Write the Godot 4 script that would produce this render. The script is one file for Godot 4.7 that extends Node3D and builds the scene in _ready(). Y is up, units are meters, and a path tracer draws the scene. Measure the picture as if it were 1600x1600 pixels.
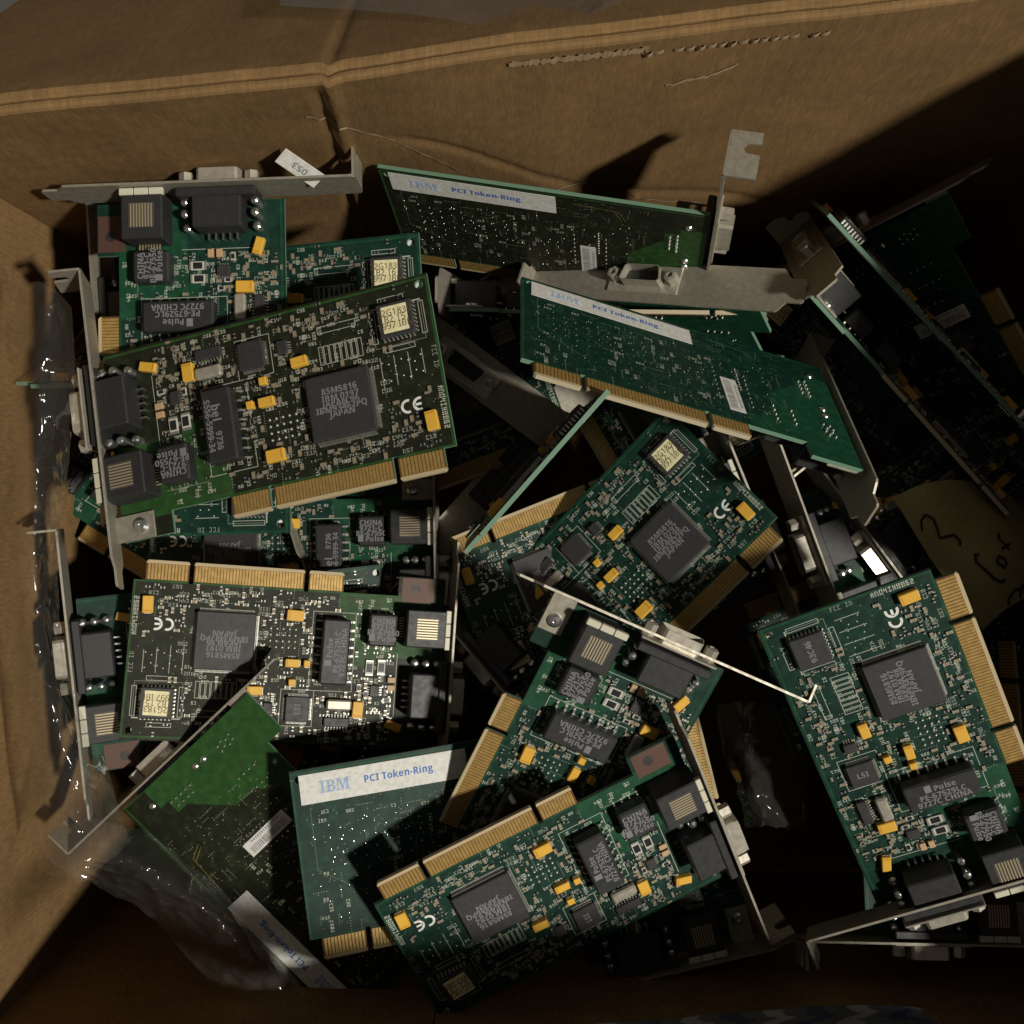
extends Node3D
# Millimetres inside the builders, metres in the scene. A card's own axes: x from the bracket to the far edge, y away from the edge contacts, z out of the component side.
const MM := 0.001
var mats := {}
var meshes := {}
var taken := {}
var rng := RandomNumberGenerator.new()

class MB:
	var v := PackedVector3Array()
	var n := PackedVector3Array()
	var uv := PackedVector2Array()
	var ix := PackedInt32Array()
	func tri(a: Vector3, b: Vector3, c: Vector3, ua := Vector2.ZERO, ub := Vector2.ZERO, uc := Vector2.ZERO) -> void:
		var nn := (b - a).cross(c - a).normalized()
		var k := v.size()
		v.append_array([a, b, c]); n.append_array([nn, nn, nn]); uv.append_array([ua, ub, uc])
		ix.append_array([k, k + 2, k + 1])
	func quad(a: Vector3, b: Vector3, c: Vector3, d: Vector3) -> void:
		var nn := (c - a).cross(d - b).normalized()
		var k := v.size()
		v.append_array([a, b, c, d]); n.append_array([nn, nn, nn, nn])
		uv.append_array([Vector2(0, 1), Vector2(1, 1), Vector2(1, 0), Vector2(0, 0)])
		ix.append_array([k, k + 2, k + 1, k, k + 3, k + 2])
	# a box with chamfered edges: centre, size, chamfer, turn about z in degrees
	func box(c: Vector3, s: Vector3, ch := 0.0, turn := 0.0) -> void:
		var b := Basis(Vector3(0, 0, 1), deg_to_rad(turn))
		var h := s * 0.5
		var p := func(x: float, y: float, z: float, ax: int) -> Vector3:
			var q := Vector3(x * (h.x - (0.0 if ax == 0 else ch)), y * (h.y - (0.0 if ax == 1 else ch)), z * (h.z - (0.0 if ax == 2 else ch)))
			return c + b * q
		for sgn in [-1.0, 1.0]:
			var g: float = sgn
			if g > 0:
				quad(p.call(g, -1, -1, 0), p.call(g, 1, -1, 0), p.call(g, 1, 1, 0), p.call(g, -1, 1, 0))
				quad(p.call(-1, g, -1, 1), p.call(-1, g, 1, 1), p.call(1, g, 1, 1), p.call(1, g, -1, 1))
				quad(p.call(-1, -1, g, 2), p.call(1, -1, g, 2), p.call(1, 1, g, 2), p.call(-1, 1, g, 2))
			else:
				quad(p.call(g, -1, -1, 0), p.call(g, -1, 1, 0), p.call(g, 1, 1, 0), p.call(g, 1, -1, 0))
				quad(p.call(-1, g, -1, 1), p.call(1, g, -1, 1), p.call(1, g, 1, 1), p.call(-1, g, 1, 1))
				quad(p.call(-1, -1, g, 2), p.call(-1, 1, g, 2), p.call(1, 1, g, 2), p.call(1, -1, g, 2))
		if ch <= 0.0:
			return
		for a in [-1.0, 1.0]:
			for d in [-1.0, 1.0]:
				var f: bool = a * d > 0
				var q1 := [p.call(a, d, -1, 0), p.call(a, d, -1, 1), p.call(a, d, 1, 1), p.call(a, d, 1, 0)]
				var q2 := [p.call(-1, a, d, 1), p.call(-1, a, d, 2), p.call(1, a, d, 2), p.call(1, a, d, 1)]
				var q3 := [p.call(d, -1, a, 2), p.call(d, -1, a, 0), p.call(d, 1, a, 0), p.call(d, 1, a, 2)]
				for q in [q1, q2, q3]:
					if f: quad(q[0], q[1], q[2], q[3])
					else: quad(q[3], q[2], q[1], q[0])
				for e in [-1.0, 1.0]:
					if a * d * e > 0: tri(p.call(a, d, e, 0), p.call(a, d, e, 1), p.call(a, d, e, 2))
					else: tri(p.call(a, d, e, 0), p.call(a, d, e, 2), p.call(a, d, e, 1))
	# surface of revolution about an axis; profile points are (radius, height along the axis)
	func lathe(c: Vector3, axis: Vector3, prof: Array, seg := 12, smooth := true) -> void:
		var z := axis.normalized()
		var x := (Vector3(0, 1, 0) if absf(z.y) < 0.9 else Vector3(1, 0, 0)).cross(z).normalized()
		var y := z.cross(x)
		for i in prof.size() - 1:
			var a: Vector2 = prof[i]
			var b: Vector2 = prof[i + 1]
			var sl := Vector2(b.y - a.y, a.x - b.x).normalized()
			for j in seg:
				var t0 := TAU * j / seg
				var t1 := TAU * (j + 1) / seg
				var r0 := x * cos(t0) + y * sin(t0)
				var r1 := x * cos(t1) + y * sin(t1)
				var k := v.size()
				v.append_array([c + r0 * a.x + z * a.y, c + r1 * a.x + z * a.y, c + r1 * b.x + z * b.y, c + r0 * b.x + z * b.y])
				var n0 := r0 * sl.x + z * sl.y
				var n1 := r1 * sl.x + z * sl.y
				if not smooth:
					n0 = (n0 + n1).normalized(); n1 = n0
				n.append_array([n0, n1, n1, n0])
				uv.append_array([Vector2.ZERO, Vector2.ZERO, Vector2.ZERO, Vector2.ZERO])
				ix.append_array([k, k + 2, k + 1, k, k + 3, k + 2])
	func dome(c: Vector3, axis: Vector3, r: float, h: float, seg := 8) -> void:
		lathe(c, axis, [Vector2(r, 0), Vector2(r * 0.86, h * 0.5), Vector2(r * 0.5, h * 0.87), Vector2(0.0, h)], seg)
	# extruded outline (counter-clockwise in x and y) from z0 to z1; which: 1 top, 2 bottom, 4 sides
	func prism(poly: PackedVector2Array, z0: float, z1: float, which := 7, uvs := Vector2.ZERO) -> void:
		var t := Geometry2D.triangulate_polygon(poly)
		if which & 3:
			for i in range(0, t.size(), 3):
				var a := poly[t[i]]; var b := poly[t[i + 1]]; var c := poly[t[i + 2]]
				if (b - a).cross(c - a) < 0:
					var w := b; b = c; c = w
				var u := func(p: Vector2) -> Vector2: return Vector2(p.x / uvs.x, 1.0 - p.y / uvs.y) if uvs.x > 0 else Vector2.ZERO
				if which & 1: tri(Vector3(a.x, a.y, z1), Vector3(b.x, b.y, z1), Vector3(c.x, c.y, z1), u.call(a), u.call(b), u.call(c))
				if which & 2: tri(Vector3(a.x, a.y, z0), Vector3(c.x, c.y, z0), Vector3(b.x, b.y, z0), u.call(a), u.call(c), u.call(b))
		if which & 4:
			for i in poly.size():
				var a := poly[i]; var b := poly[(i + 1) % poly.size()]
				quad(Vector3(a.x, a.y, z0), Vector3(b.x, b.y, z0), Vector3(b.x, b.y, z1), Vector3(a.x, a.y, z1))
	func turn_all(b: Basis, o := Vector3.ZERO) -> void:
		for i in v.size():
			v[i] = b * v[i] + o; n[i] = b * n[i]
		if b.determinant() < 0.0:
			for i in range(0, ix.size(), 3):
				var k := ix[i + 1]
				ix[i + 1] = ix[i + 2]; ix[i + 2] = k
	func commit(m: ArrayMesh, material: Material, scale := 0.001) -> ArrayMesh:
		if v.is_empty(): return m
		var a := []
		a.resize(Mesh.ARRAY_MAX)
		var w := v.duplicate()
		for i in w.size(): w[i] *= scale
		a[Mesh.ARRAY_VERTEX] = w; a[Mesh.ARRAY_NORMAL] = n; a[Mesh.ARRAY_TEX_UV] = uv; a[Mesh.ARRAY_INDEX] = ix
		m.add_surface_from_arrays(Mesh.PRIMITIVE_TRIANGLES, a)
		m.surface_set_material(m.get_surface_count() - 1, material)
		return m

# ---------------------------------------------------------------- helpers
func mat(called: String, c: Color, rough := 0.5, metal := 0.0, spec := 0.5) -> StandardMaterial3D:
	if mats.has(called): return mats[called]
	var m := StandardMaterial3D.new()
	m.resource_name = called
	m.albedo_color = c.linear_to_srgb()
	m.roughness = rough; m.metallic = metal; m.metallic_specular = spec
	mats[called] = m
	return m

func numbered(called: String) -> String:
	if not taken.has(called):
		taken[called] = 0
		return called
	taken[called] += 1
	return "%s_%03d" % [called, taken[called]]

func thing(called: String, label: String, category: String, group := "") -> Node3D:
	var o := Node3D.new()
	o.name = numbered(called)
	o.set_meta("label", label); o.set_meta("category", category)
	if group: o.set_meta("group", group)
	add_child(o)
	return o

func part(called: String, mesh: Mesh, parent: Node3D, at := Vector3.ZERO, turn := 0.0, stuff := false) -> MeshInstance3D:
	var o := MeshInstance3D.new()
	o.name = called
	o.mesh = mesh
	o.position = at * MM
	o.rotation.z = deg_to_rad(turn)
	if stuff: o.set_meta("kind", "stuff")
	parent.add_child(o, true)
	return o

func words(txt: String, cap: float, m: Material, serif := false, bold := true) -> Mesh:
	var key := "t_%s_%s_%s_%s" % [txt, cap, m.resource_name, serif]
	if meshes.has(key): return meshes[key]
	var f := SystemFont.new()
	f.font_names = PackedStringArray(["Droid Serif" if serif else "Droid Sans"])
	f.font_weight = 700 if bold else 400
	var t := TextMesh.new()
	t.text = txt; t.font = f; t.font_size = 32
	t.pixel_size = cap / 0.95 / 32.0 * MM
	t.depth = 0.00008
	t.curve_step = 1.5
	t.material = m
	meshes[key] = t
	return t

# ---------------------------------------------------------------- printed board pictures (solder mask, copper, silk screen)
const PX := 8
const FONT := {"0": [7, 5, 5, 5, 7], "1": [2, 6, 2, 2, 7], "2": [7, 1, 7, 4, 7], "3": [7, 1, 3, 1, 7], "4": [5, 5, 7, 1, 1], "5": [7, 4, 7, 1, 7], "6": [7, 4, 7, 5, 7], "7": [7, 1, 2, 2, 2], "8": [7, 5, 7, 5, 7], "9": [7, 5, 7, 1, 7], "A": [2, 5, 7, 5, 5], "B": [6, 5, 6, 5, 6], "C": [7, 4, 4, 4, 7], "D": [6, 5, 5, 5, 6], "F": [7, 4, 6, 4, 4], "H": [5, 5, 7, 5, 5], "I": [7, 2, 2, 2, 7], "N": [6, 5, 5, 5, 5], "O": [7, 5, 5, 5, 7], "R": [6, 5, 6, 5, 5], "U": [5, 5, 5, 5, 7], "L": [4, 4, 4, 4, 7], "Y": [5, 5, 2, 2, 2]}

func dot(im: Image, x: float, y: float, w: float, h: float, c: Color) -> void:
	im.fill_rect(Rect2i(int(x * PX), int((75.0 - y) * PX), maxi(1, int(w * PX)), maxi(1, int(h * PX))), c)

func line(im: Image, a: Vector2, b: Vector2, w: float, c: Color) -> void:
	var k := int(a.distance_to(b) * PX / maxf(1.0, w * PX * 0.5)) + 1
	for i in k + 1:
		var p := a.lerp(b, float(i) / k)
		dot(im, p.x, p.y, w, w, c)

func frame_line(im: Image, x0: float, y0: float, x1: float, y1: float, w: float, c: Color) -> void:
	line(im, Vector2(x0, y0), Vector2(x1, y0), w, c); line(im, Vector2(x1, y0), Vector2(x1, y1), w, c)
	line(im, Vector2(x1, y1), Vector2(x0, y1), w, c); line(im, Vector2(x0, y1), Vector2(x0, y0), w, c)

# dir: 0 reads along +x, 1 reads downwards (-y)
func silk(im: Image, txt: String, x: float, y: float, u: float, dir: int, c: Color) -> void:
	var k := 0
	for ch in txt:
		if FONT.has(ch):
			for r in 5:
				for q in 3:
					if FONT[ch][r] & (4 >> q):
						if dir == 0: dot(im, x + (k * 4 + q) * u, y - r * u, u, u, c)
						else: dot(im, x - r * u, y - (k * 4 + q) * u, u, u, c)
		k += 1

func mottle(im: Image, seed_: int, strength: float, freq: float) -> void:
	# grain of the laminate under the mask
	var f := FastNoiseLite.new()
	f.seed = seed_; f.frequency = freq; f.noise_type = FastNoiseLite.TYPE_SIMPLEX
	f.fractal_octaves = 3
	var g := f.get_image(im.get_width(), im.get_height())
	g.convert(Image.FORMAT_RGBA8)
	var d := g.get_data()
	for i in range(0, d.size(), 4):
		d[i + 3] = int(absf(d[i] - 128) * strength)
		var s := 255 if d[i] > 128 else 0
		d[i] = int(s * 0.5); d[i + 1] = int(s * 0.62); d[i + 2] = int(s * 0.45)
	var over := Image.create_from_data(im.get_width(), im.get_height(), false, Image.FORMAT_RGBA8, d)
	im.blend_rect(over, Rect2i(0, 0, im.get_width(), im.get_height()), Vector2i.ZERO)

func board_picture(side: int, teal: bool) -> ImageTexture:
	var r := RandomNumberGenerator.new()
	r.seed = 77 + side
	var im := Image.create(130 * PX, 75 * PX, false, Image.FORMAT_RGBA8)
	var plane := Color8(17, 46, 38) if teal else Color8(30, 33, 22)
	var bare := Color8(23, 66, 45) if teal else Color8(40, 73, 35)
	var trace := Color8(28, 68, 54) if teal else Color8(47, 50, 33)
	var gold := Color8(96, 66, 34)
	var silkc := Color8(172, 174, 162)
	var bevel := Color8(176, 160, 128)
	im.fill(plane)
	# rim without copper, and the bare laminate between the jack and the contacts
	frame_line(im, 1.6, 71.6, 129.0, 9.0, 0.9, bare)
	if side == 0:
		dot(im, 1.0, 35.0, 46.0, 28.0, bare)
		dot(im, 30.0, 39.0, 9.0, 5.0, bare)
		for k in 24: dot(im, 37.0 + minf(k * 0.5, 8.0), 34.0 - k * 0.75, 12.0, 0.9, plane)
	else:
		for k in 60:
			var yy := 9.0 + k * 0.85
			var xx := (44.0 if yy < 16 else 38.0 - maxf(0.0, minf(yy - 19.0, 6.0))) - clampf(yy - 36.0, 0.0, 14.0) - (6.0 if yy > 55 else 0.0)
			dot(im, 0.0, yy + 0.9, maxf(xx, 3.0), 1.0, bare)
		dot(im, 0, 8.4, 24, 8.4, bare)
	# traces: bundles that run straight, then turn by 45 degrees
	for k in 90 if side == 0 else 130:
		var x := r.randf_range(20, 122); var y := r.randf_range(11, 70)
		var len := r.randf_range(3, 16); var cnt := r.randi_range(1, 4)
		var ang := (PI / 4.0) * r.randi_range(0, 7)
		for q in cnt:
			var o := Vector2(x, y) + Vector2(-sin(ang), cos(ang)) * q * 0.55
			var e := o + Vector2(cos(ang), sin(ang)) * len
			var e2 := e + Vector2(cos(ang + PI / 4), sin(ang + PI / 4)) * r.randf_range(1, 6)
			e = e.clamp(Vector2(3, 10), Vector2(127, 70)); e2 = e2.clamp(Vector2(3, 10), Vector2(127, 70))
			line(im, o.clamp(Vector2(3, 10), Vector2(127, 70)), e, 0.22, trace)
			line(im, e, e2, 0.22, trace)
	if side == 1:
		for q in 2:
			line(im, Vector2(33 + q * 1.6, 60), Vector2(36 + q * 1.6, 66), 0.4, Color8(92, 88, 44) if not teal else Color8(52, 92, 70))
			line(im, Vector2(36 + q * 1.6, 66), Vector2(52 + q * 1.6, 67), 0.4, Color8(92, 88, 44) if not teal else Color8(52, 92, 70))
		line(im, Vector2(123.5, 57), Vector2(123.5, 34), 0.45, Color8(66, 88, 60))
		line(im, Vector2(123.5, 34), Vector2(106, 22), 0.45, Color8(66, 88, 60))
	mottle(im, 5 + side, 0.22, 0.02)
	# vias: small tinned rings
	var via := Color8(132, 134, 122)
	for k in 260 if side == 0 else 420:
		var x := r.randf_range(24, 126); var y := r.randf_range(11, 70)
		var n := 1 if r.randf() < 0.75 else r.randi_range(3, 7)
		var vert := r.randf() < 0.7
		for q in n:
			dot(im, x + (0.0 if vert else q * 1.0), y - (q * 1.0 if vert else 0.0), 0.38, 0.38, via)
	if side == 0:
		# silk screen outlines and reference marks
		frame_line(im, 86.6, 62.4, 101.0, 60.0, 0.3, silkc)
		for k in 8: frame_line(im, 86.0 + k * 2.1, 55.0, 87.6 + k * 2.1, 48.2, 0.3, silkc)
		for k in 4: frame_line(im, 107.3, 63.8 - k * 0.1, 126.0, 49.0, 0.24, silkc)
		frame_line(im, 106.6, 63.0, 108.4, 51.0, 0.26, silkc); frame_line(im, 125.0, 63.0, 126.8, 51.0, 0.26, silkc)
		frame_line(im, 110.5, 48.6, 121.5, 46.8, 0.26, silkc); frame_line(im, 110.5, 67.2, 120.0, 65.6, 0.26, silkc)
		for k in 4: line(im, Vector2(108 + k * 5.2, 45.5), Vector2(108 + k * 5.2, 33.5 + k), 0.3, silkc)
		line(im, Vector2(20.5, 60), Vector2(20.5, 33), 0.3, silkc)
		line(im, Vector2(21, 15.5), Vector2(38, 15.5), 0.2, silkc)
		frame_line(im, 39.0, 50.0, 57.0, 17.0, 0.3, silkc)
		frame_line(im, 54.5, 65.0, 68.0, 50.0, 0.26, silkc)
		var oval := 28
		for k in oval:
			dot(im, 21.5 + cos(TAU * k / oval) * 2.3, 58.0 + sin(TAU * k / oval) * 3.4, 0.22, 0.22, silkc)
		silk(im, "FCC ID", 128.8, 45.5, 0.36, 1, silkc)
		silk(im, "ANO4IH8862", 128.8, 30.5, 0.4, 1, silkc)
		var marks := ["C37", "C36", "C44", "C19", "C17", "C28", "C24", "C33", "R38", "C32", "R16", "C20", "C26", "C23", "C27", "R57", "C18", "U2", "R41", "C9", "R7", "C12", "R22", "L3", "C40", "C29", "Y1", "R12", "R60", "C8"]
		var spots := [[107, 37], [107, 34], [108, 16.5], [112, 18.5], [116, 17], [108, 14], [101, 16], [92, 16], [75, 28], [76, 20], [76, 18], [70, 15], [85, 13], [95, 12.5], [99, 13.5], [111, 11], [120, 14], [105, 46], [74, 46], [72, 55], [48, 62], [32, 62], [27, 30], [36, 46], [60, 13], [52, 56], [43, 54], [80, 66], [92, 67], [70, 66]]
		for k in spots.size(): silk(im, marks[k], spots[k][0], spots[k][1], 0.34, 0, silkc)
		for k in 210:
			var x := r.randf_range(22, 106); var y := r.randf_range(11, 71)
			silk(im, ["R", "C", "C", "R", "U"][r.randi() % 5] + str(r.randi_range(1, 99)), x, y, 0.27, r.randi() % 2, silkc)
	else:
		for k in 40:
			var x := r.randf_range(46, 122); var y := r.randf_range(12, 56)
			silk(im, ["R", "C"][r.randi() % 2] + str(r.randi_range(1, 99)), x, y, 0.27, r.randi() % 2, silkc)
	# bare laminate under the contacts and on their bevel
	dot(im, 45.0, 7.9, 81.0, 8.0, gold)
	dot(im, 45.0, 1.35, 81.0, 1.4, bevel)
	return ImageTexture.create_from_image(im)

func picture_mat(called: String, tex: Texture2D, rough: float, metal := 0.0) -> StandardMaterial3D:
	if mats.has(called): return mats[called]
	var m := StandardMaterial3D.new()
	m.resource_name = called
	m.albedo_texture = tex
	m.roughness = rough; m.metallic = metal
	m.texture_filter = BaseMaterial3D.TEXTURE_FILTER_LINEAR
	mats[called] = m
	return m

# ---------------------------------------------------------------- card pieces (each mesh is made once and shared)
func outline() -> PackedVector2Array:
	var p := PackedVector2Array([Vector2(2, 0), Vector2(22, 0), Vector2(22, 8.3), Vector2(45.5, 8.3), Vector2(45.5, 0.8), Vector2(46.3, 0), Vector2(59.6, 0), Vector2(60.1, 0.6), Vector2(60.1, 9), Vector2(62, 9), Vector2(62, 0.6), Vector2(62.5, 0), Vector2(106.2, 0), Vector2(106.7, 0.6), Vector2(106.7, 9), Vector2(108.6, 9), Vector2(108.6, 0.6), Vector2(109.1, 0), Vector2(124.7, 0), Vector2(125.5, 0.8), Vector2(125.5, 8.3), Vector2(130, 8.3), Vector2(130, 72.5)])
	# round hole near the far corner, reached by a seam from the corner
	var c := Vector2(126.6, 68.9)
	for k in 13:
		var t := PI / 4 - TAU * k / 12.0
		p.append(c + Vector2(cos(t), sin(t)) * 1.6)
	p.append(Vector2(129.98, 72.5))
	p.append(Vector2(2, 72.5))
	return p

func gull(b: MB, o: Vector3, out_: Vector3, side: Vector3, w: float, top: float, reach: float) -> void:
	# one gull-wing lead: from the body at height top, out and down to a foot
	var p := [o + Vector3(0, 0, top), o + out_ * reach * 0.35 + Vector3(0, 0, top), o + out_ * reach * 0.6 + Vector3(0, 0, 0.22), o + out_ * reach + Vector3(0, 0, 0.18)]
	for i in 3:
		var a: Vector3 = p[i]; var c: Vector3 = p[i + 1]
		b.quad(a - side * w * 0.5, a + side * w * 0.5, c + side * w * 0.5, c - side * w * 0.5)

func cached(key: String, make: Callable) -> Mesh:
	if not meshes.has(key): meshes[key] = make.call()
	return meshes[key]

func leads_of(w: float, h: float, nx: int, ny: int, lw: float, top: float, reach: float) -> Mesh:
	return cached("leads_%s_%s_%s_%s" % [w, h, nx, ny], func() -> Mesh:
		var b := MB.new()
		for s in [-1.0, 1.0]:
			for i in nx:
				var x := (float(i) - (nx - 1) * 0.5) * (w - 2.0) / maxf(1.0, nx - 1.0)
				gull(b, Vector3(x, s * h * 0.5, 0), Vector3(0, s, 0), Vector3(s, 0, 0), lw, top, reach)
			for i in ny:
				var y := (float(i) - (ny - 1) * 0.5) * (h - 2.0) / maxf(1.0, ny - 1.0)
				gull(b, Vector3(s * w * 0.5, y, 0), Vector3(s, 0, 0), Vector3(0, -s, 0), lw, top, reach)
		return b.commit(ArrayMesh.new(), mats.tin))

func block(key: String, s: Vector3, ch: float, m: Material) -> Mesh:
	return cached(key, func() -> Mesh:
		var b := MB.new()
		b.box(Vector3(0, 0, s.z * 0.5), s, ch)
		return b.commit(ArrayMesh.new(), m))

func chip(card: Node3D, called: String, at: Vector3, s: Vector3, nx: int, ny: int, m: Material, lw := 0.3, reach := 1.3) -> MeshInstance3D:
	var c := part(called, block("chip_%s_%s" % [s, m.resource_name], s, minf(0.35, s.z * 0.2), m), card, at + Vector3(0, 0, 0.25))
	part("leads", leads_of(s.x, s.y, nx, ny, lw, s.z * 0.5, reach), c, Vector3(0, 0, -0.2), 0, true)
	return c

func capacitor(card: Node3D, at: Vector2, s: Vector3, turn: float) -> void:
	var m := cached("cap_%s" % s, func() -> Mesh:
		var b := MB.new()
		b.box(Vector3(0, 0, s.z * 0.5 + 0.1), s, 0.28)
		var mm := b.commit(ArrayMesh.new(), mats.tantalum)
		var e := MB.new()
		for k in [-1.0, 1.0]:
			e.box(Vector3(k * (s.x * 0.5 + 0.08), 0, s.z * 0.28), Vector3(0.35, s.y * 0.62, s.z * 0.5))
		e.commit(mm, mats.tin)
		var st := MB.new()
		st.box(Vector3(s.x * 0.36, 0, s.z + 0.1), Vector3(s.x * 0.08, s.y * 0.8, 0.04))
		st.commit(mm, mats.tantalum_mark)
		return mm)
	part("tantalum_capacitor", m, card, Vector3(at.x, at.y, 0), turn)

func power_resistor(card: Node3D, at: Vector2, turn: float, k := 1.0) -> void:
	var m := cached("pres_%s" % k, func() -> Mesh:
		var b := MB.new()
		b.box(Vector3(0, 0, 0.55), Vector3(6.2 * k, 3.3 * k, 0.9), 0.1)
		var mm := b.commit(ArrayMesh.new(), mats.white_ceramic)
		var c := MB.new()
		c.box(Vector3(0, 0, 1.0), Vector3(3.6 * k, 2.5 * k, 0.12))
		c.commit(mm, mats.black_glaze)
		var e := MB.new()
		for s in [-1.0, 1.0]: e.box(Vector3(s * 2.85 * k, 0, 0.56), Vector3(0.9 * k, 3.36 * k, 1.0), 0.1)
		e.commit(mm, mats.tin)
		return mm)
	part("power_resistor", m, card, Vector3(at.x, at.y, 0), turn)

func blocked(x: float, y: float) -> bool:
	for r in [[0, 8, 22, 36], [0, 35, 19, 65], [21, 14.5, 36, 32], [38, 16, 57, 50], [54, 50, 68, 66], [78, 16.5, 107, 46.5], [107, 48, 127, 66], [85, 47, 104, 63], [62, 23, 76.5, 34.5], [112, 22, 123, 30], [120, 13, 127, 23], [25, 34.5, 35, 44], [33, 53, 39, 62], [74.5, 48.5, 83, 53], [61.5, 44.8, 67, 49], [56, 36.8, 69, 41.3], [61, 16, 69.5, 22], [37, 60, 53, 66], [22, 9, 45, 16], [108, 30, 127, 48]]:
		if x > r[0] and x < r[2] and y > r[1] and y < r[3]: return true
	return false

func small_parts() -> Mesh:
	return cached("small_parts", func() -> Mesh:
		var r := RandomNumberGenerator.new()
		r.seed = 404
		var dark := MB.new(); var tan_ := MB.new(); var tin := MB.new()
		var done := 0
		var tries := 0
		while done < 230 and tries < 4000:
			tries += 1
			# parts sit in rows: snap to a loose grid
			var x := snappedf(r.randf_range(22, 125), 1.15); var y := snappedf(r.randf_range(10, 71), 1.0)
			if blocked(x, y): continue
			var turn := 90.0 if r.randf() < 0.55 else 0.0
			var k := r.randf()
			var s := Vector3(1.0, 0.85, 0.5) if k < 0.6 else Vector3(1.5, 1.2, 0.7)
			if k < 0.45: dark.box(Vector3(x, y, s.z * 0.5 + 0.05), s, 0.0, turn)
			else: tan_.box(Vector3(x, y, s.z * 0.5 + 0.05), s, 0.0, turn)
			var d := Vector3(cos(deg_to_rad(turn)), sin(deg_to_rad(turn)), 0)
			for q in [-1.0, 1.0]:
				tin.box(Vector3(x, y, s.z * 0.5 + 0.06) + d * q * (s.x * 0.5 + 0.2), Vector3(0.42, s.y * 1.05, s.z * 1.05), 0.0, turn)
			done += 1
		for i in 5:
			for j in 4:
				tin.dome(Vector3(64 + i * 2.55, 25 + j * 2.55, 0), Vector3(0, 0, 1), 0.62, 0.75, 7)
		for k in 14: tin.dome(Vector3(108.5 + (k % 7) * 2.4, 43.5 - (k / 7) * 5.2 - (k % 3), 0), Vector3(0, 0, 1), 0.4, 0.3, 6)
		var m := dark.commit(ArrayMesh.new(), mats.black_glaze)
		tan_.commit(m, mats.tan_ceramic)
		return tin.commit(m, mats.tin))

func solder_back() -> Mesh:
	return cached("solder_back", func() -> Mesh:
		var b := MB.new()
		var dn := Vector3(0, 0, -1)
		var r := RandomNumberGenerator.new()
		r.seed = 9
		for i in 4:
			for j in 2: b.dome(Vector3(8.5 + j * 2.6 + (i % 2) * 0.9, 17.5 + i * 2.3, -1.6), dn, 0.62, 0.9, 7)
		for i in 5: b.dome(Vector3(13.0, 44.0 + i * 2.75, -1.6), dn, 0.68, 1.0, 7)
		for i in 4: b.dome(Vector3(15.9, 45.4 + i * 2.75, -1.6), dn, 0.68, 1.0, 7)
		for y in [37.0, 62.0, 32.5]: b.dome(Vector3(9, y, -1.6), dn, 1.5, 0.9, 9)
		for i in 4:
			for j in 2: b.dome(Vector3(24.5 + j * 7.5, 18.5 + i * 3.0, -1.6), dn, 0.55, 0.85, 7)
		for i in 8:
			for j in 2: b.dome(Vector3(41.0 + j * 13.0, 22.0 + i * 3.2, -1.6), dn, 0.45, 0.5, 6)
		for k in 60: b.dome(Vector3(r.randf_range(28, 124), r.randf_range(12, 56), -1.6), dn, 0.3, 0.25, 5)
		for i in 9: b.dome(Vector3(44.0, 33.0 + i * 1.9, -1.6), dn, 0.5, 0.5, 6)
		for k in 90:
			# small parts on the solder side are few; these are test pads in rows
			b.dome(Vector3(78 + (k % 10) * 4.4, 50 - (k / 10) * 1.6 - (k % 3) * 3.0, -1.6), dn, 0.24, 0.2, 5)
		return b.commit(ArrayMesh.new(), mats.solder))

func contacts() -> Mesh:
	return cached("contacts", func() -> Mesh:
		var b := MB.new()
		for seg in [[46.2, 59.6, 11], [62.6, 106.2, 35], [109.2, 124.8, 12]]:
			for i in int(seg[2]):
				var x := lerpf(seg[0] + 0.5, seg[1] - 0.5, float(i) / (seg[2] - 1))
				for z in [0.045, -1.645]:
					b.box(Vector3(x, 4.7, z), Vector3(0.98, 6.4, 0.08))
		return b.commit(ArrayMesh.new(), mats.gold))

func bracket_mesh() -> Mesh:
	return cached("bracket", func() -> Mesh:
		var b := MB.new()
		# outline in (z, y): plate 18.4 wide with a tapering tongue; then stood up at x = 0
		var p := PackedVector2Array([Vector2(-2.6, -8), Vector2(0.8, -10.5), Vector2(0.8, -16), Vector2(1.6, -17), Vector2(10.2, -17), Vector2(11, -16), Vector2(11, -10.5), Vector2(15, -7), Vector2(15, 101), Vector2(14.2, 102), Vector2(-2.6, 102), Vector2(-3.4, 101), Vector2(-3.4, -7)])
		b.prism(p, 0.0, 0.9)
		b.turn_all(Basis(Vector3(0, 0, 1), Vector3(0, 1, 0), Vector3(-1, 0, 0)), Vector3(0, 0, 0))
		# screw ear, bent outwards at the top, with an open slot
		var e := PackedVector2Array([Vector2(-11.4, -3.4), Vector2(-0.4, -3.4), Vector2(-0.4, 15), Vector2(-11.4, 15), Vector2(-11.4, 10.5), Vector2(-6.5, 10), Vector2(-5.4, 8.2), Vector2(-6.5, 6.4), Vector2(-11.4, 6)])
		var f := MB.new()
		f.prism(e, 0.0, 0.9)
		f.turn_all(Basis(Vector3(1, 0, 0), Vector3(0, 0, 1), Vector3(0, -1, 0)), Vector3(0, 102, 0))
		var m := b.commit(ArrayMesh.new(), mats.zinc)
		return f.commit(m, mats.zinc))

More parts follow.
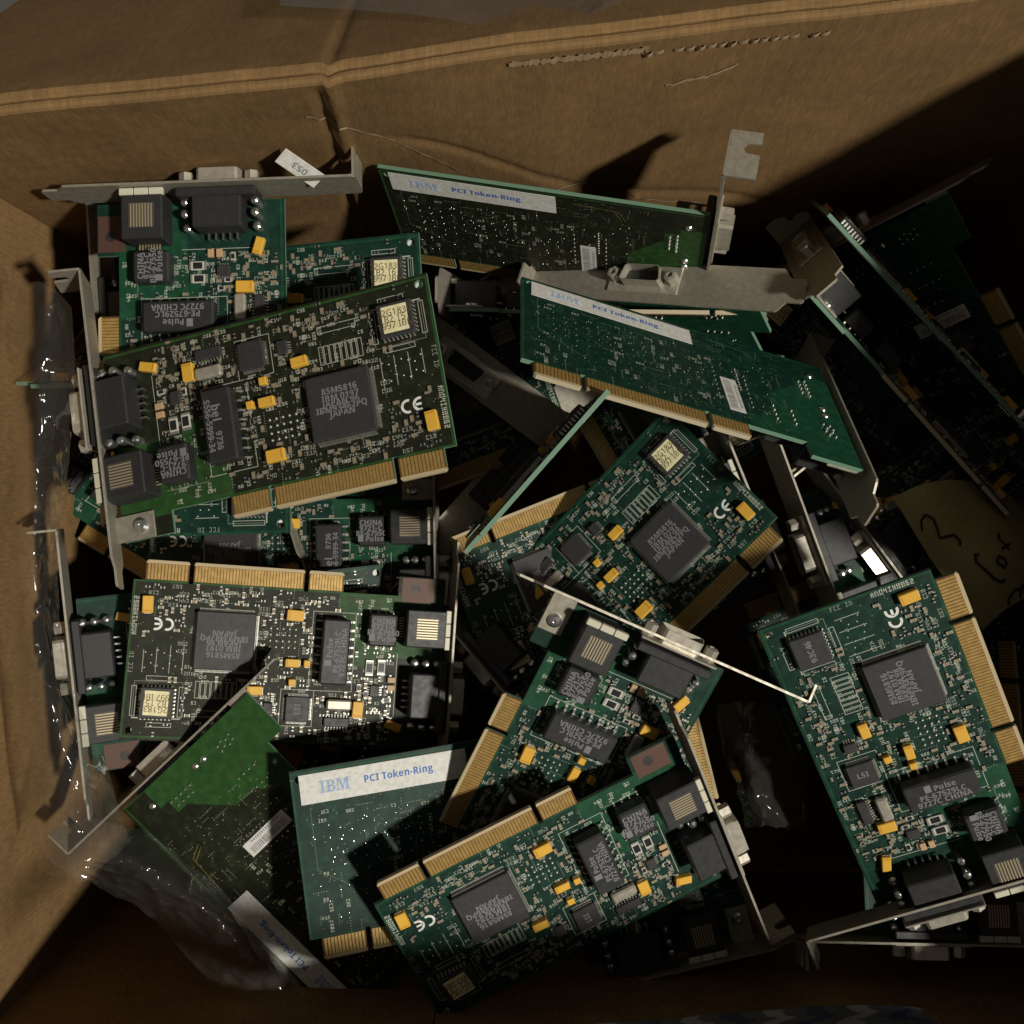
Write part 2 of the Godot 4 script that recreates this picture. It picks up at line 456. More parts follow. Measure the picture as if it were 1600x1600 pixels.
func make_card(called: String, label: String, o: Dictionary) -> Node3D:
	var c := thing(called, label, "circuit card", o.get("group", ""))
	var teal: bool = o.get("teal", true)
	var own := RandomNumberGenerator.new()
	own.seed = label.hash()
	var col := "teal" if teal else "olive"
	# board: two faces, cut edges
	var bd := cached("board_" + col, func() -> Mesh:
		var p := outline()
		var f := MB.new(); f.prism(p, -1.6, 0, 1, Vector2(130, 75))
		var m := f.commit(ArrayMesh.new(), mats["front_" + col])
		var k := MB.new(); k.prism(p, -1.6, 0, 2, Vector2(130, 75))
		k.commit(m, mats["back_" + col])
		var e := MB.new(); var w := MB.new()
		for i in p.size():
			var a := p[i]; var b := p[(i + 1) % p.size()]
			var to := w if a.x > 45 and b.x > 45 and a.y < 1.0 and b.y < 1.0 else e
			to.quad(Vector3(a.x, a.y, -1.6), Vector3(b.x, b.y, -1.6), Vector3(b.x, b.y, 0), Vector3(a.x, a.y, 0))
		w.commit(m, mats.bare_laminate)
		return e.commit(m, mats.laminate))
	var board := part("board", bd, c)
	part("edge_contacts", contacts(), board, Vector3.ZERO, 0, true)
	part("solder_joints", solder_back(), board, Vector3.ZERO, 0, true)
	part("small_components", small_parts(), board, Vector3.ZERO, 0, true)
	part("mark", cached("ce", func() -> Mesh:
		var b := MB.new()
		for q in 2:
			var cx := 115.4 + q * 4.4
			for i in 14:
				var t0 := deg_to_rad(70 + i * 220.0 / 14); var t1 := deg_to_rad(70 + (i + 1) * 220.0 / 14)
				var d0 := Vector3(cos(t0), sin(t0), 0); var d1 := Vector3(cos(t1), sin(t1), 0)
				var cc := Vector3(cx, 25.8, 0.05)
				b.quad(cc + d0 * 1.65, cc + d0 * 2.6, cc + d1 * 2.6, cc + d1 * 1.65)
			if q == 1: b.quad(Vector3(cx - 2.0, 25.35, 0.05), Vector3(cx + 0.6, 25.35, 0.05), Vector3(cx + 0.6, 26.25, 0.05), Vector3(cx - 2.0, 26.25, 0.05))
		return b.commit(ArrayMesh.new(), mats.silk_white)), board)
	# large chips
	var q := chip(c, "main_chip", Vector3(92.2, 31.3, 0), Vector3(23.6, 23.6, 3.3), 46, 46, mats.chip, 0.27, 1.25)
	var rows := [["85M5816", 2.1, 5.6], ["IBM 0197", 1.25, 2.9], ["JAPAN 9%d" % own.randi_range(6, 8), 1.25, 0.9], ["IBM93%dPQ" % own.randi_range(400, 499), 1.25, -1.1], ["JAPAN", 1.25, -3.1]]
	if o.get("chip") == "other": rows[0][0] = "85M5823"
	for t in rows: part("lettering", words(t[0], t[1], mats.chip_print), q, Vector3(0.4, t[2], 3.34))
	var pl := part("memory_chip", block("plcc", Vector3(13.0, 12.6, 3.2), 0.4, mats.chip), c, Vector3(116.9, 57.3, 0.4))
	part("leads", leads_of(13.0, 12.6, 8, 8, 0.7, 2.0, 0.7), pl, Vector3.ZERO, 0, true)
	if o.get("sticker", true):
		var tilt := own.randf_range(-6, 6)
		part("paper_sticker", block("sticker", Vector3(9.4, 9.8, 0.12), 0.02, mats.cream_paper), pl, Vector3(0, 0, 3.2), tilt)
		for k in 3: part("lettering", words(["32G1839", "B2 %d" % own.randi_range(10, 29), "1997 IBM"][k], 1.1, mats.brown_print, false, false), pl, Vector3(0, 2.4 - k * 2.4, 3.34), tilt)
	else:
		part("lettering", words("93C46", 1.4, mats.chip_print), pl, Vector3(0, 0, 3.22), 0)
	chip(c, "square_chip", Vector3(61.0, 57.7, 0), Vector3(9.8, 10.4, 2.0), 16, 16, mats.chip, 0.25, 1.0)
	if o.get("xf") == "pulse": part("lettering", words("LSI", 2.6, mats.chip_print), c, Vector3(61, 57.7, 2.3), -90)
	chip(c, "small_outline_chip", Vector3(44.5, 62.6, 0), Vector3(10.5, 3.9, 1.7), 8, 0, mats.chip, 0.45, 1.2)
	chip(c, "small_outline_chip", Vector3(73.0, 58.0, 0), Vector3(3.9, 5.0, 1.6), 0, 4, mats.chip, 0.45, 1.2)
	chip(c, "small_outline_chip", Vector3(29.5, 49.0, 0), Vector3(3.9, 5.0, 1.6), 0, 4, mats.chip, 0.45, 1.2)
	part("crystal", block("crystal", Vector3(4.4, 10.4, 3.0), 0.7, mats.steel), c, Vector3(44.0, 55.3, 0.1), 90)
	# transformers
	var t1 := part("transformer", block("xf1", Vector3(11.4, 27.0, 6.2), 0.7, mats.case_black), c, Vector3(47.6, 33.2, 1.2))
	part("leads", leads_of(11.4, 27.0, 0, 8, 0.8, 1.6, 2.4), t1, Vector3(0, 0, -1.1), 0, true)
	var t2 := part("filter_module", block("xf2", Vector3(11.8, 13.6, 6.8), 0.8, mats.case_black), c, Vector3(28.4, 23.2, 0.6))
	part("leads", leads_of(11.8, 13.6, 4, 0, 0.7, 1.0, 1.4), t2, Vector3(0, 0, -0.5), 0, true)
	if o.get("xf", "bel") == "bel":
		part("lettering", words("bel", 4.2, mats.chip_print), t1, Vector3(-0.4, 4.5, 6.22), -90)
		part("lettering", words("S556-5999-34", 1.3, mats.chip_print), t1, Vector3(-3.4, 0, 6.22), -90)
		part("lettering", words("9736", 1.3, mats.chip_print), t1, Vector3(-0.2, -6, 6.22), -90)
	else:
		part("lettering", words("● Pulse", 2.4, mats.chip_print), t1, Vector3(2.4, 0, 6.22), -90)
		part("lettering", words("PE-67529LC", 1.6, mats.chip_print), t1, Vector3(-0.6, 0, 6.22), -90)
		part("lettering", words("9727C CHINA", 1.6, mats.chip_print), t1, Vector3(-3.2, 0, 6.22), -90)
	part("lettering", words("● Pulse", 2.0, mats.chip_print), t2, Vector3(0, 3.4, 6.82), 180)
	for k in 3: part("lettering", words(["PE-67550", "9721-C", "CHINA"][k], 1.5, mats.chip_print), t2, Vector3(0, 1.0 - k * 2.4, 6.82), 180)
	# yellow capacitors, resistors, coils
	for k in [[20.6, 63.0, 6.6, 3.5, -18.0], [36.2, 57.3, 6.8, 4.4, 90.0], [78.7, 50.7, 6.2, 3.6, 0.0], [64.2, 46.9, 2.9, 2.9, 90.0], [58.2, 39.1, 2.9, 2.7, 90.0], [64.4, 38.9, 6.0, 3.4, 0.0], [64.9, 18.9, 7.0, 4.5, 0.0], [123.4, 18.3, 7.0, 4.3, 90.0]]:
		capacitor(c, Vector2(k[0] + own.randf_range(-0.3, 0.3), k[1] + own.randf_range(-0.3, 0.3)), Vector3(k[2], k[3], 2.7), k[4] + own.randf_range(-3, 3))
	power_resistor(c, Vector2(27.2, 39.0), 90); power_resistor(c, Vector2(32.2, 39.4), 90)
	power_resistor(c, Vector2(24.0, 52.6), 0, 0.55); power_resistor(c, Vector2(33.0, 50.6), 90, 0.5); power_resistor(c, Vector2(36.2, 48.0), 90, 0.5)
	for k in 2: part("ferrite_bead", block("bead", Vector3(3.2, 2.3, 1.5), 0.2, mats.peach), c, Vector3(22.6, 47.4 - k * 3.3, 0.05))
	# network jack
	var j := part("network_jack", cached("jack", func() -> Mesh:
		var b := MB.new()
		b.box(Vector3(10.4, 21.6, 6.2), Vector3(17.6, 15.6, 12.0), 0.5)
		var m := b.commit(ArrayMesh.new(), mats.case_black)
		var s := MB.new()
		s.box(Vector3(10.5, 21.6, 12.22), Vector3(9.4, 9.6, 0.12))
		return s.commit(m, mats.slot_grey)), c)
	part("jack_pins", cached("jackpins", func() -> Mesh:
		var g := MB.new()
		for i in 8: g.box(Vector3(10.6, 17.7 + i * 1.1, 12.36), Vector3(8.8, 0.5, 0.2))
		for i in 8: g.box(Vector3(20.2, 17.7 + i * 1.1, 3.2), Vector3(2.0, 0.42, 0.42))
		return g.commit(ArrayMesh.new(), mats.pale_gold)), j, Vector3.ZERO, 0, true)
	for k in 3: part("light_pipe", block("pipe", Vector3(2.6, 5.3, 2.2), 0.25, mats.cream_plastic), j, Vector3(1.6, 16.0 + k * 5.6, 10.6))
	# serial connector: black body, metal shell that sticks out of the bracket, jack screws
	var d := part("serial_connector", cached("db", func() -> Mesh:
		var b := MB.new()
		b.box(Vector3(9.6, 49.5, 6.6), Vector3(12.0, 18.5, 10.6), 0.6)
		b.box(Vector3(2.4, 49.5, 6.8), Vector3(3.4, 30.0, 11.6), 0.5)
		var m := b.commit(ArrayMesh.new(), mats.case_black)
		return m), c)
	part("connector_pins", cached("dbpins", func() -> Mesh:
		var g := MB.new()
		for i in 5: g.box(Vector3(16.6, 44.0 + i * 2.75, 2.4), Vector3(2.4, 0.7, 0.7), 0.0)
		for i in 5: g.box(Vector3(17.6, 44.0 + i * 2.75, 1.2), Vector3(0.7, 0.7, 2.6), 0.0)
		return g.commit(ArrayMesh.new(), mats.solder)), d, Vector3.ZERO, 0, true)
	part("metal_shell", cached("shell", func() -> Mesh:
		var b := MB.new()
		b.box(Vector3(-1.3, 49.5, 6.8), Vector3(0.8, 31.0, 12.2), 0.3)
		var p := PackedVector2Array([Vector2(41.6, 3.2), Vector2(57.4, 3.2), Vector2(58.4, 4.2), Vector2(57.2, 9.6), Vector2(56.2, 10.4), Vector2(42.8, 10.4), Vector2(41.8, 9.6), Vector2(40.6, 4.2)])
		var q2 := MB.new()
		q2.prism(p, 1.4, 7.2, 4)
		var inner := PackedVector2Array()
		for e in p: inner.append(Vector2(49.5, 6.8) + (e - Vector2(49.5, 6.8)) * 0.94)
		var inner_turned := inner.duplicate()
		inner_turned.reverse()
		q2.prism(inner_turned, 1.4, 7.2, 4)
		for i in p.size():
			var a := p[i]; var e := p[(i + 1) % p.size()]; var ai := inner[i]; var ei := inner[(i + 1) % p.size()]
			q2.quad(Vector3(a.x, a.y, 7.2), Vector3(e.x, e.y, 7.2), Vector3(ei.x, ei.y, 7.2), Vector3(ai.x, ai.y, 7.2))
		q2.turn_all(Basis(Vector3(0, 1, 0), Vector3(0, 0, 1), Vector3(-1, 0, 0)))
		var m := b.commit(ArrayMesh.new(), mats.steel)
		q2.commit(m, mats.steel)
		var ins := MB.new()
		ins.box(Vector3(-2.0, 49.5, 6.8), Vector3(1.4, 15.0, 6.0))
		return ins.commit(m, mats.case_black)), d)
	for y in [37.0, 62.0]:
		part("jack_screw", cached("hex", func() -> Mesh:
			var b := MB.new()
			b.lathe(Vector3(-1.6, 0, 0), Vector3(-1, 0, 0), [Vector2(2.7, 0), Vector2(2.7, 4.6), Vector2(1.4, 5.0), Vector2(1.2, 3.0), Vector2(0, 3.0)], 6, false)
			return b.commit(ArrayMesh.new(), mats.steel)), d, Vector3(0, y, 6.8))
		for x in [4.4, 9.0, 13.4]:
			part("rivet", cached("rivet_%d" % int(x), func() -> Mesh:
				var b := MB.new()
				b.lathe(Vector3.ZERO, Vector3(0, 0, 1), [Vector2(1.7, 0), Vector2(1.7, 6.4 if x < 12 else 3.4)], 12)
				b.dome(Vector3(0, 0, 6.4 if x < 12 else 3.4), Vector3(0, 0, 1), 1.7, 1.1, 12)
				return b.commit(ArrayMesh.new(), mats.bright_tin)), d, Vector3(x, y - (0.8 if y < 50 else -0.8), 0.2))
	# bracket with its mounting tab
	var br := part("bracket", bracket_mesh(), c)
	br.rotation.y = deg_to_rad(o.get("lean", 0.0))
	if o.get("tab", true):
		part("mounting_tab", cached("tab", func() -> Mesh:
			var b := MB.new()
			b.box(Vector3(7.6, 4.8, 0.62), Vector3(15.4, 9.6, 0.9), 0.15)
			return b.commit(ArrayMesh.new(), mats.zinc)), c)
		part("screw", cached("screw", func() -> Mesh:
			var b := MB.new()
			b.lathe(Vector3(10.2, 4.8, 1.05), Vector3(0, 0, 1), [Vector2(2.9, 0), Vector2(2.7, 0.9), Vector2(1.8, 1.5), Vector2(0.7, 1.6), Vector2(0.6, 0.9), Vector2(0, 0.9)], 14)
			return b.commit(ArrayMesh.new(), mats.bright_tin)), c)
	else:
		part("copper_pad", cached("pad", func() -> Mesh:
			var b := MB.new()
			b.box(Vector3(13.6, 5.6, 0.06), Vector3(14.0, 10.4, 0.14), 0.03)
			var m := b.commit(ArrayMesh.new(), mats.copper)
			var h := MB.new()
			h.lathe(Vector3(14.6, 5.2, 0.0), Vector3(0, 0, 1), [Vector2(2.1, 0.13), Vector2(2.1, 0.2), Vector2(0, 0.2)], 14)
			return h.commit(m, mats.case_black)), c)
	# paper labels on the solder side
	part("barcode_label", cached("barcode", func() -> Mesh:
		var b := MB.new()
		b.box(Vector3.ZERO, Vector3(6.4, 23.0, 0.14), 0.03)
		var m := b.commit(ArrayMesh.new(), mats.white_paper)
		var s := MB.new()
		var r := RandomNumberGenerator.new()
		r.seed = 31
		var y := -10.0
		while y < 9.5:
			var w := r.randf_range(0.18, 0.6)
			s.box(Vector3(0.9, y + w * 0.5, -0.08), Vector3(2.9, w, 0.04))
			y += w + r.randf_range(0.2, 0.5)
		for k in 14: s.box(Vector3(-2.1, -8.0 + k * 1.15, -0.08), Vector3(1.0, 0.55, 0.04))
		return s.commit(m, mats.grey_print)), board, Vector3(48.5 + own.randf_range(-1.5, 1.5), o.get("code_y", 26.5) + own.randf_range(-1.0, 1.0), -1.72), own.randf_range(-3, 3))
	if not o.get("label", true): return c
	var lb := part("product_label", block("label_paper", Vector3(66, 11.4, 0.14), 0.03, mats.white_paper), board, Vector3(93.5 + own.randf_range(-0.8, 0.8), 64.6, -1.74), own.randf_range(-0.8, 0.8))
	var logo := part("lettering", words("IBM", 5.6, mats.pale_blue_ink, true), lb, Vector3(19.5, -0.1, -0.03))
	logo.rotation = Vector3(0, PI, 0)
	part("logo_stripes", cached("stripes", func() -> Mesh:
		var b := MB.new()
		for k in 7: b.box(Vector3(19.5, -2.4 + k * 0.72, -0.09), Vector3(14.0, 0.16, 0.03))
		return b.commit(ArrayMesh.new(), mats.white_paper)), lb, Vector3.ZERO, 0, true)
	var tx := part("lettering", words("PCI Token-Ring", 3.6, mats.blue_ink), lb, Vector3(-5.5, 0.3, -0.03))
	tx.rotation = Vector3(0, PI, 0)
	return c

# ---------------------------------------------------------------- sheets
func spline(net: Array, u: float, v: float) -> Vector3:
	var rows := net.size()
	var at := func(row: Array, t: float) -> Vector3:
		var k := clampi(int(t * (row.size() - 1)), 0, row.size() - 2)
		var f := t * (row.size() - 1) - k
		return (row[k] as Vector3).cubic_interpolate(row[k + 1], row[maxi(k - 1, 0)], row[mini(k + 2, row.size() - 1)], f)
	var k := clampi(int(v * (rows - 1)), 0, rows - 2)
	var f := v * (rows - 1) - k
	var a: Vector3 = at.call(net[k], u); var b: Vector3 = at.call(net[k + 1], u)
	var p: Vector3 = at.call(net[maxi(k - 1, 0)], u); var q: Vector3 = at.call(net[mini(k + 2, rows - 1)], u)
	return a.cubic_interpolate(b, p, q, f)

func grid_mesh(fn: Callable, nu: int, nv: int, m: Material, mesh: ArrayMesh = null, flip := false) -> ArrayMesh:
	var pts := PackedVector3Array(); var nor := PackedVector3Array(); var uvs := PackedVector2Array(); var ix := PackedInt32Array()
	for j in nv + 1:
		for i in nu + 1:
			pts.append(fn.call(float(i) / nu, float(j) / nv))
			uvs.append(Vector2(float(i) / nu, float(j) / nv))
	for j in nv + 1:
		for i in nu + 1:
			var a := pts[j * (nu + 1) + mini(i + 1, nu)] - pts[j * (nu + 1) + maxi(i - 1, 0)]
			var b := pts[mini(j + 1, nv) * (nu + 1) + i] - pts[maxi(j - 1, 0) * (nu + 1) + i]
			var n := a.cross(b).normalized()
			nor.append(-n if flip else n)
	for j in nv:
		for i in nu:
			var k := j * (nu + 1) + i
			if flip: ix.append_array([k, k + 1, k + nu + 2, k, k + nu + 2, k + nu + 1])
			else: ix.append_array([k, k + nu + 2, k + 1, k, k + nu + 1, k + nu + 2])
	var arr := []
	arr.resize(Mesh.ARRAY_MAX)
	arr[Mesh.ARRAY_VERTEX] = pts; arr[Mesh.ARRAY_NORMAL] = nor; arr[Mesh.ARRAY_TEX_UV] = uvs; arr[Mesh.ARRAY_INDEX] = ix
	if mesh == null: mesh = ArrayMesh.new()
	mesh.add_surface_from_arrays(Mesh.PRIMITIVE_TRIANGLES, arr)
	mesh.surface_set_material(mesh.get_surface_count() - 1, m)
	return mesh

func bag_sheet(called: String, label: String, net: Array, seed_: int, amp: float, nu: int, nv: int, m: Material) -> void:
	var f := FastNoiseLite.new()
	f.seed = seed_; f.frequency = 22.0; f.fractal_octaves = 3
	f.noise_type = FastNoiseLite.TYPE_SIMPLEX
	f.fractal_type = FastNoiseLite.FRACTAL_RIDGED
	var g := FastNoiseLite.new()
	g.seed = seed_ + 5; g.frequency = 95.0; g.fractal_octaves = 2; g.noise_type = FastNoiseLite.TYPE_CELLULAR
	g.cellular_return_type = FastNoiseLite.RETURN_DISTANCE2_SUB
	var h := FastNoiseLite.new()
	h.seed = seed_ + 9; h.frequency = 30.0
	var o := thing(called, label, "plastic bag", "clear plastic bag lining the box")
	part("sheet", grid_mesh(func(u: float, v: float) -> Vector3:
		# the cut edge wanders
		var uu := clampf(u + h.get_noise_2d(v * 0.12, u * 0.03) * 0.10 * sin(PI * v), 0, 1)
		var vv := clampf(v + h.get_noise_2d(u * 0.1 + 4.0, 1.0) * 0.06, 0, 1)
		var p := spline(net, uu, vv)
		var w := f.get_noise_3dv(p) * amp * 0.8 + g.get_noise_3dv(p) * amp * 0.5
		return p + Vector3(w * 0.6, w, w * 0.4), nu, nv, m), o)

func ribbon(pts: Array, side: Array, m: Material) -> Mesh:
	var b := MB.new()
	for i in pts.size() - 1:
		b.quad(pts[i] - side[i], pts[i] + side[i], pts[i + 1] + side[i + 1], pts[i + 1] - side[i + 1])
	return b.commit(ArrayMesh.new(), m, 1.0)

# ---------------------------------------------------------------- the cardboard box
const RIM := [[-204.0, 123.0], [-164.0, 127.0], [-59.0, 135.0], [0.0, 143.0], [158.0, 159.0], [236.0, 166.0]]
var wobble := FastNoiseLite.new()

func rim_y(x: float) -> float:
	for i in RIM.size() - 1:
		if x <= RIM[i + 1][0]: return lerpf(RIM[i][1], RIM[i + 1][1], (x - RIM[i][0]) / (RIM[i + 1][0] - RIM[i][0]))
	return RIM[-1][1]
func rim_d(x: float) -> float:
	return lerpf(352.0, 338.0, (x + 164.0) / 322.0)
func back_y(x: float, d: float) -> float:
	var dd := d - rim_d(x)
	var xc := -61.0 - 0.07 * dd
	var lean := 0.005 + 0.115 * smoothstep(-62.0, 20.0, x)
	var y := rim_y(x) - lean * maxf(dd, 0.0)
	var k := (x - xc) / 2.4
	y += -1.6 * maxf(0.0, 1.0 - absf(k - 1.4)) + 1.4 * maxf(0.0, 1.0 - absf(k + 0.2)) * smoothstep(0.0, 12.0, dd)
	y += wobble.get_noise_2d(x * 1.0, d * 1.0) * 0.7 + 0.07 * sin(x * TAU / 6.5)
	# dents: a shallow horizontal buckle across the right part
	var dent := 395.0 + (x + 60.0) * 0.55 + 6.0 * sin(x * 0.05)
	y += 0.9 * exp(-pow((d - dent) / 3.0, 2.0)) * smoothstep(-55.0, -30.0, x)
	return y
func spot(x: float, y: float, d: float) -> Vector3:
	# millimetres from the box middle axis: x to the right, y to the back wall, d down from 600 mm above the floor
	return Vector3(x, 600.0 - d, -y) * MM

func build_box() -> void:
	wobble.seed = 3; wobble.frequency = 0.012; wobble.fractal_octaves = 3
	var o := thing("cardboard_box", "open brown corrugated cardboard box holding the whole pile of cards", "box")
	var cb: Material = mats.cardboard
	# back wall, two faces 4 mm apart
	var bw := grid_mesh(func(u: float, v: float) -> Vector3:
		var x := lerpf(-204, 236, u); var d := lerpf(rim_d(x), 604, v)
		return spot(x, back_y(x, d), d), 220, 90, cb)
	grid_mesh(func(u: float, v: float) -> Vector3:
		var x := lerpf(-204, 236, u); var d := lerpf(rim_d(x), 604, v)
		return spot(x, back_y(x, d) + 4.0, d), 60, 20, cb, bw, true)
	var wall := part("back_wall", bw, o)
	# fold along the rim and the flap that lies open behind it
	var prof := [[0.0, 0.0], [0.6, -1.0], [1.6, -1.5], [2.8, -1.2], [3.6, 0.0], [4.3, 0.5], [5.0, 0.0], [5.8, -0.9], [7.0, -0.7], [12.0, 5.0], [30.0, 27.0], [70.0, 76.0], [150.0, 180.0]]
	part("back_flap", grid_mesh(func(u: float, v: float) -> Vector3:
		var x := lerpf(-204, 236, u)
		var k := clampi(int(v * (prof.size() - 1)), 0, prof.size() - 2)
		var f := v * (prof.size() - 1) - k
		var p0 := lerpf(prof[k][0], prof[k + 1][0], f); var p1 := lerpf(prof[k][1], prof[k + 1][1], f)
		var w := wobble.get_noise_2d(x * 1.4 + 300, p0 * 2.0) * 0.5 + 0.05 * sin(x * TAU / 6.5) + wobble.get_noise_2d(x * 14.0, p0 * 9.0) * 0.5 * exp(-p0 * 0.12)
		return spot(x, back_y(x, rim_d(x)) + p0 + w * minf(p0 * 0.05, 0.6), rim_d(x) + p1 + w * minf(p0 * 0.2, 1.6)), 220, 96, cb, null, true), o)
	# torn liner: pale ragged lines where the paper has split
	var tears := [
		[[-70.0, 372], [-58, 385], [-40, 406], [-22, 430], [-6, 447], [12, 452], [30, 446], [44, 458], [60, 470], [80, 478], [104, 496], [128, 505]],
		[[52.0, 372], [60, 369], [68, 368], [76, 362]],
		[[-186.0, 356], [-172, 358]]]
	var tr := RandomNumberGenerator.new()
	tr.seed = 12
	for t in tears:
		var pts := []; var side := []
		for i in t.size() - 1:
			for q in 6:
				var x := lerpf(t[i][0], t[i + 1][0], q / 6.0); var d := lerpf(t[i][1], t[i + 1][1], q / 6.0) + tr.randf_range(-0.8, 0.8)
				pts.append(spot(x, back_y(x, d) - 0.35, d))
				side.append(Vector3(0, MM, 0) * tr.randf_range(0.4, 1.25))
		part("torn_edge", ribbon(pts, side, mats.torn), wall)
	# a strip of liner torn off below the rim
	var tp := []; var ts := []
	for i in 60:
		var x := -1.0 + i * 0.75
		var d := rim_d(x) + 4.2 + tr.randf_range(-0.5, 0.5)
		tp.append(spot(x, back_y(x, d) - 0.6, d)); ts.append(Vector3(0, MM, 0) * tr.randf_range(1.2, 2.9))
	part("torn_edge", ribbon(tp, ts, mats.torn), wall)
	# split rim: the corrugated core shows as a row of little arches
	part("exposed_corrugation", cached("corr", func() -> Mesh:
		var b := MB.new()
		var x := 42.0
		var hr := RandomNumberGenerator.new()
		hr.seed = 64
		var hi := 0.7
		while x < 100.0:
			hi = hr.randf_range(0.15, 0.95)
			for k in 8:
				var a0 := x + k * 0.38; var a1 := x + (k + 1) * 0.38
				var h0 := hi * absf(sin(PI * k / 8.0)); var h1 := hi * absf(sin(PI * (k + 1) / 8.0))
				var d0 := rim_d(a0) + 3.0 + (2.5 if a0 > 42 else 0.0); var d1 := rim_d(a1) + 3.0 + (2.5 if a1 > 42 else 0.0)
				var y0 := back_y(a0, d0) - 0.5 - h0; var y1 := back_y(a1, d1) - 0.5 - h1
				var ln := 5.0 if a0 < 42 else 2.6
				b.quad(spot(a0, y0, d0), spot(a1, y1, d1), spot(a1, y1, d1 + ln), spot(a0, y0, d0 + ln))
			x += hr.randf_range(2.7, 3.6) if hr.randf() < 0.85 else 6.4
		return b.commit(ArrayMesh.new(), mats.torn, 1.0)), wall)
	# the other three walls, the floor and two unseen flaps added to cast shade
	var slab := func(called: String, a: Vector3, b: Vector3, c: Vector3, d: Vector3, out_: Vector3, bulge: float) -> void:
		var fn := func(u: float, v: float, off: Vector3) -> Vector3:
			var p := a.lerp(b, u).lerp(d.lerp(c, u), v)
			var w := wobble.get_noise_3dv(p * 900.0) * 0.0008 + bulge * sin(PI * u) * sin(PI * v)
			return p + off + out_ * w
		var m := grid_mesh(func(u: float, v: float) -> Vector3: return fn.call(u, v, Vector3.ZERO), 60, 40, cb)
		grid_mesh(func(u: float, v: float) -> Vector3: return fn.call(u, v, out_ * 0.004), 60, 40, cb, m, true)
		for e in 2:
			# closed cut edges at the rim and below
			var q := MB.new()
			for i in 60:
				var p0: Vector3 = fn.call(i / 60.0, float(e), Vector3.ZERO); var p1: Vector3 = fn.call((i + 1) / 60.0, float(e), Vector3.ZERO)
				q.quad(p0, p1, p1 + out_ * 0.004, p0 + out_ * 0.004)
			q.commit(m, mats.torn, 1.0)
		part(called, m, o)
	slab.call("left_wall", spot(-200, -198, 345), spot(-200, 126, 345), spot(-200, 126, 600), spot(-200, -198, 600), Vector3(-1, 0, 0), 0.004)
	slab.call("right_wall", spot(232, 166, 345), spot(232, -198, 345), spot(232, -198, 600), spot(232, 166, 600), Vector3(1, 0, 0), 0.003)
	slab.call("front_wall", spot(232, -197, 332), spot(-30, -197, 332), spot(-30, -197, 600), spot(232, -197, 600), Vector3(0, 0, 1), 0.0)
	slab.call("front_wall", spot(-30.5, -197, 400), spot(-200, -197, 400), spot(-200, -197, 600), spot(-30.5, -197, 600), Vector3(0, 0, 1), 0.0)
	slab.call("added_front_flap", spot(232, -206, 205), spot(-28, -206, 205), spot(-28, -198, 331), spot(232, -198, 331), Vector3(0, 0, 1), 0.002)  # added out of view: stands up to shade the cards along the front
	slab.call("added_right_flap", spot(238, 160, 272), spot(238, -50, 272), spot(232.5, -50, 344), spot(232.5, 160, 344), Vector3(1, 0, 0), 0.002)  # added out of view: its shadow darkens the back right of the pile
	slab.call("floor_panel", spot(-204, 170, 602), spot(236, 170, 602), spot(236, -201, 602), spot(-204, -201, 602), Vector3(0, -1, 0), 0.0)

func cardboard_picture() -> ImageTexture:
	var w := 512
	var a := FastNoiseLite.new(); a.seed = 21; a.frequency = 0.035; a.fractal_octaves = 4
	var b := FastNoiseLite.new(); b.seed = 22; b.frequency = 0.2; b.fractal_octaves = 2
	var c := FastNoiseLite.new(); c.seed = 23; c.frequency = 0.006; c.fractal_octaves = 3
	var ia := a.get_seamless_image(w, w); var ib := b.get_seamless_image(w, w); var ic := c.get_seamless_image(w, w)
	var d := PackedByteArray()
	d.resize(w * w * 3)
	var da := ia.get_data(); var db := ib.get_data(); var dc := ic.get_data()
	for y in w:
		for x in w:
			var i := y * w + x
			# fibres run along y: sample the fine noise stretched
			var fib := db[((y / 6) % w) * w + x] / 255.0 - 0.5
			var k := 1.0 + (da[i] / 255.0 - 0.5) * 0.10 + fib * 0.24 + (dc[i] / 255.0 - 0.5) * 0.12
			d[i * 3] = clampi(int(124 * k), 0, 255); d[i * 3 + 1] = clampi(int(98 * k), 0, 255); d[i * 3 + 2] = clampi(int(65 * k), 0, 255)
	return ImageTexture.create_from_image(Image.create_from_data(w, w, false, Image.FORMAT_RGB8, d))

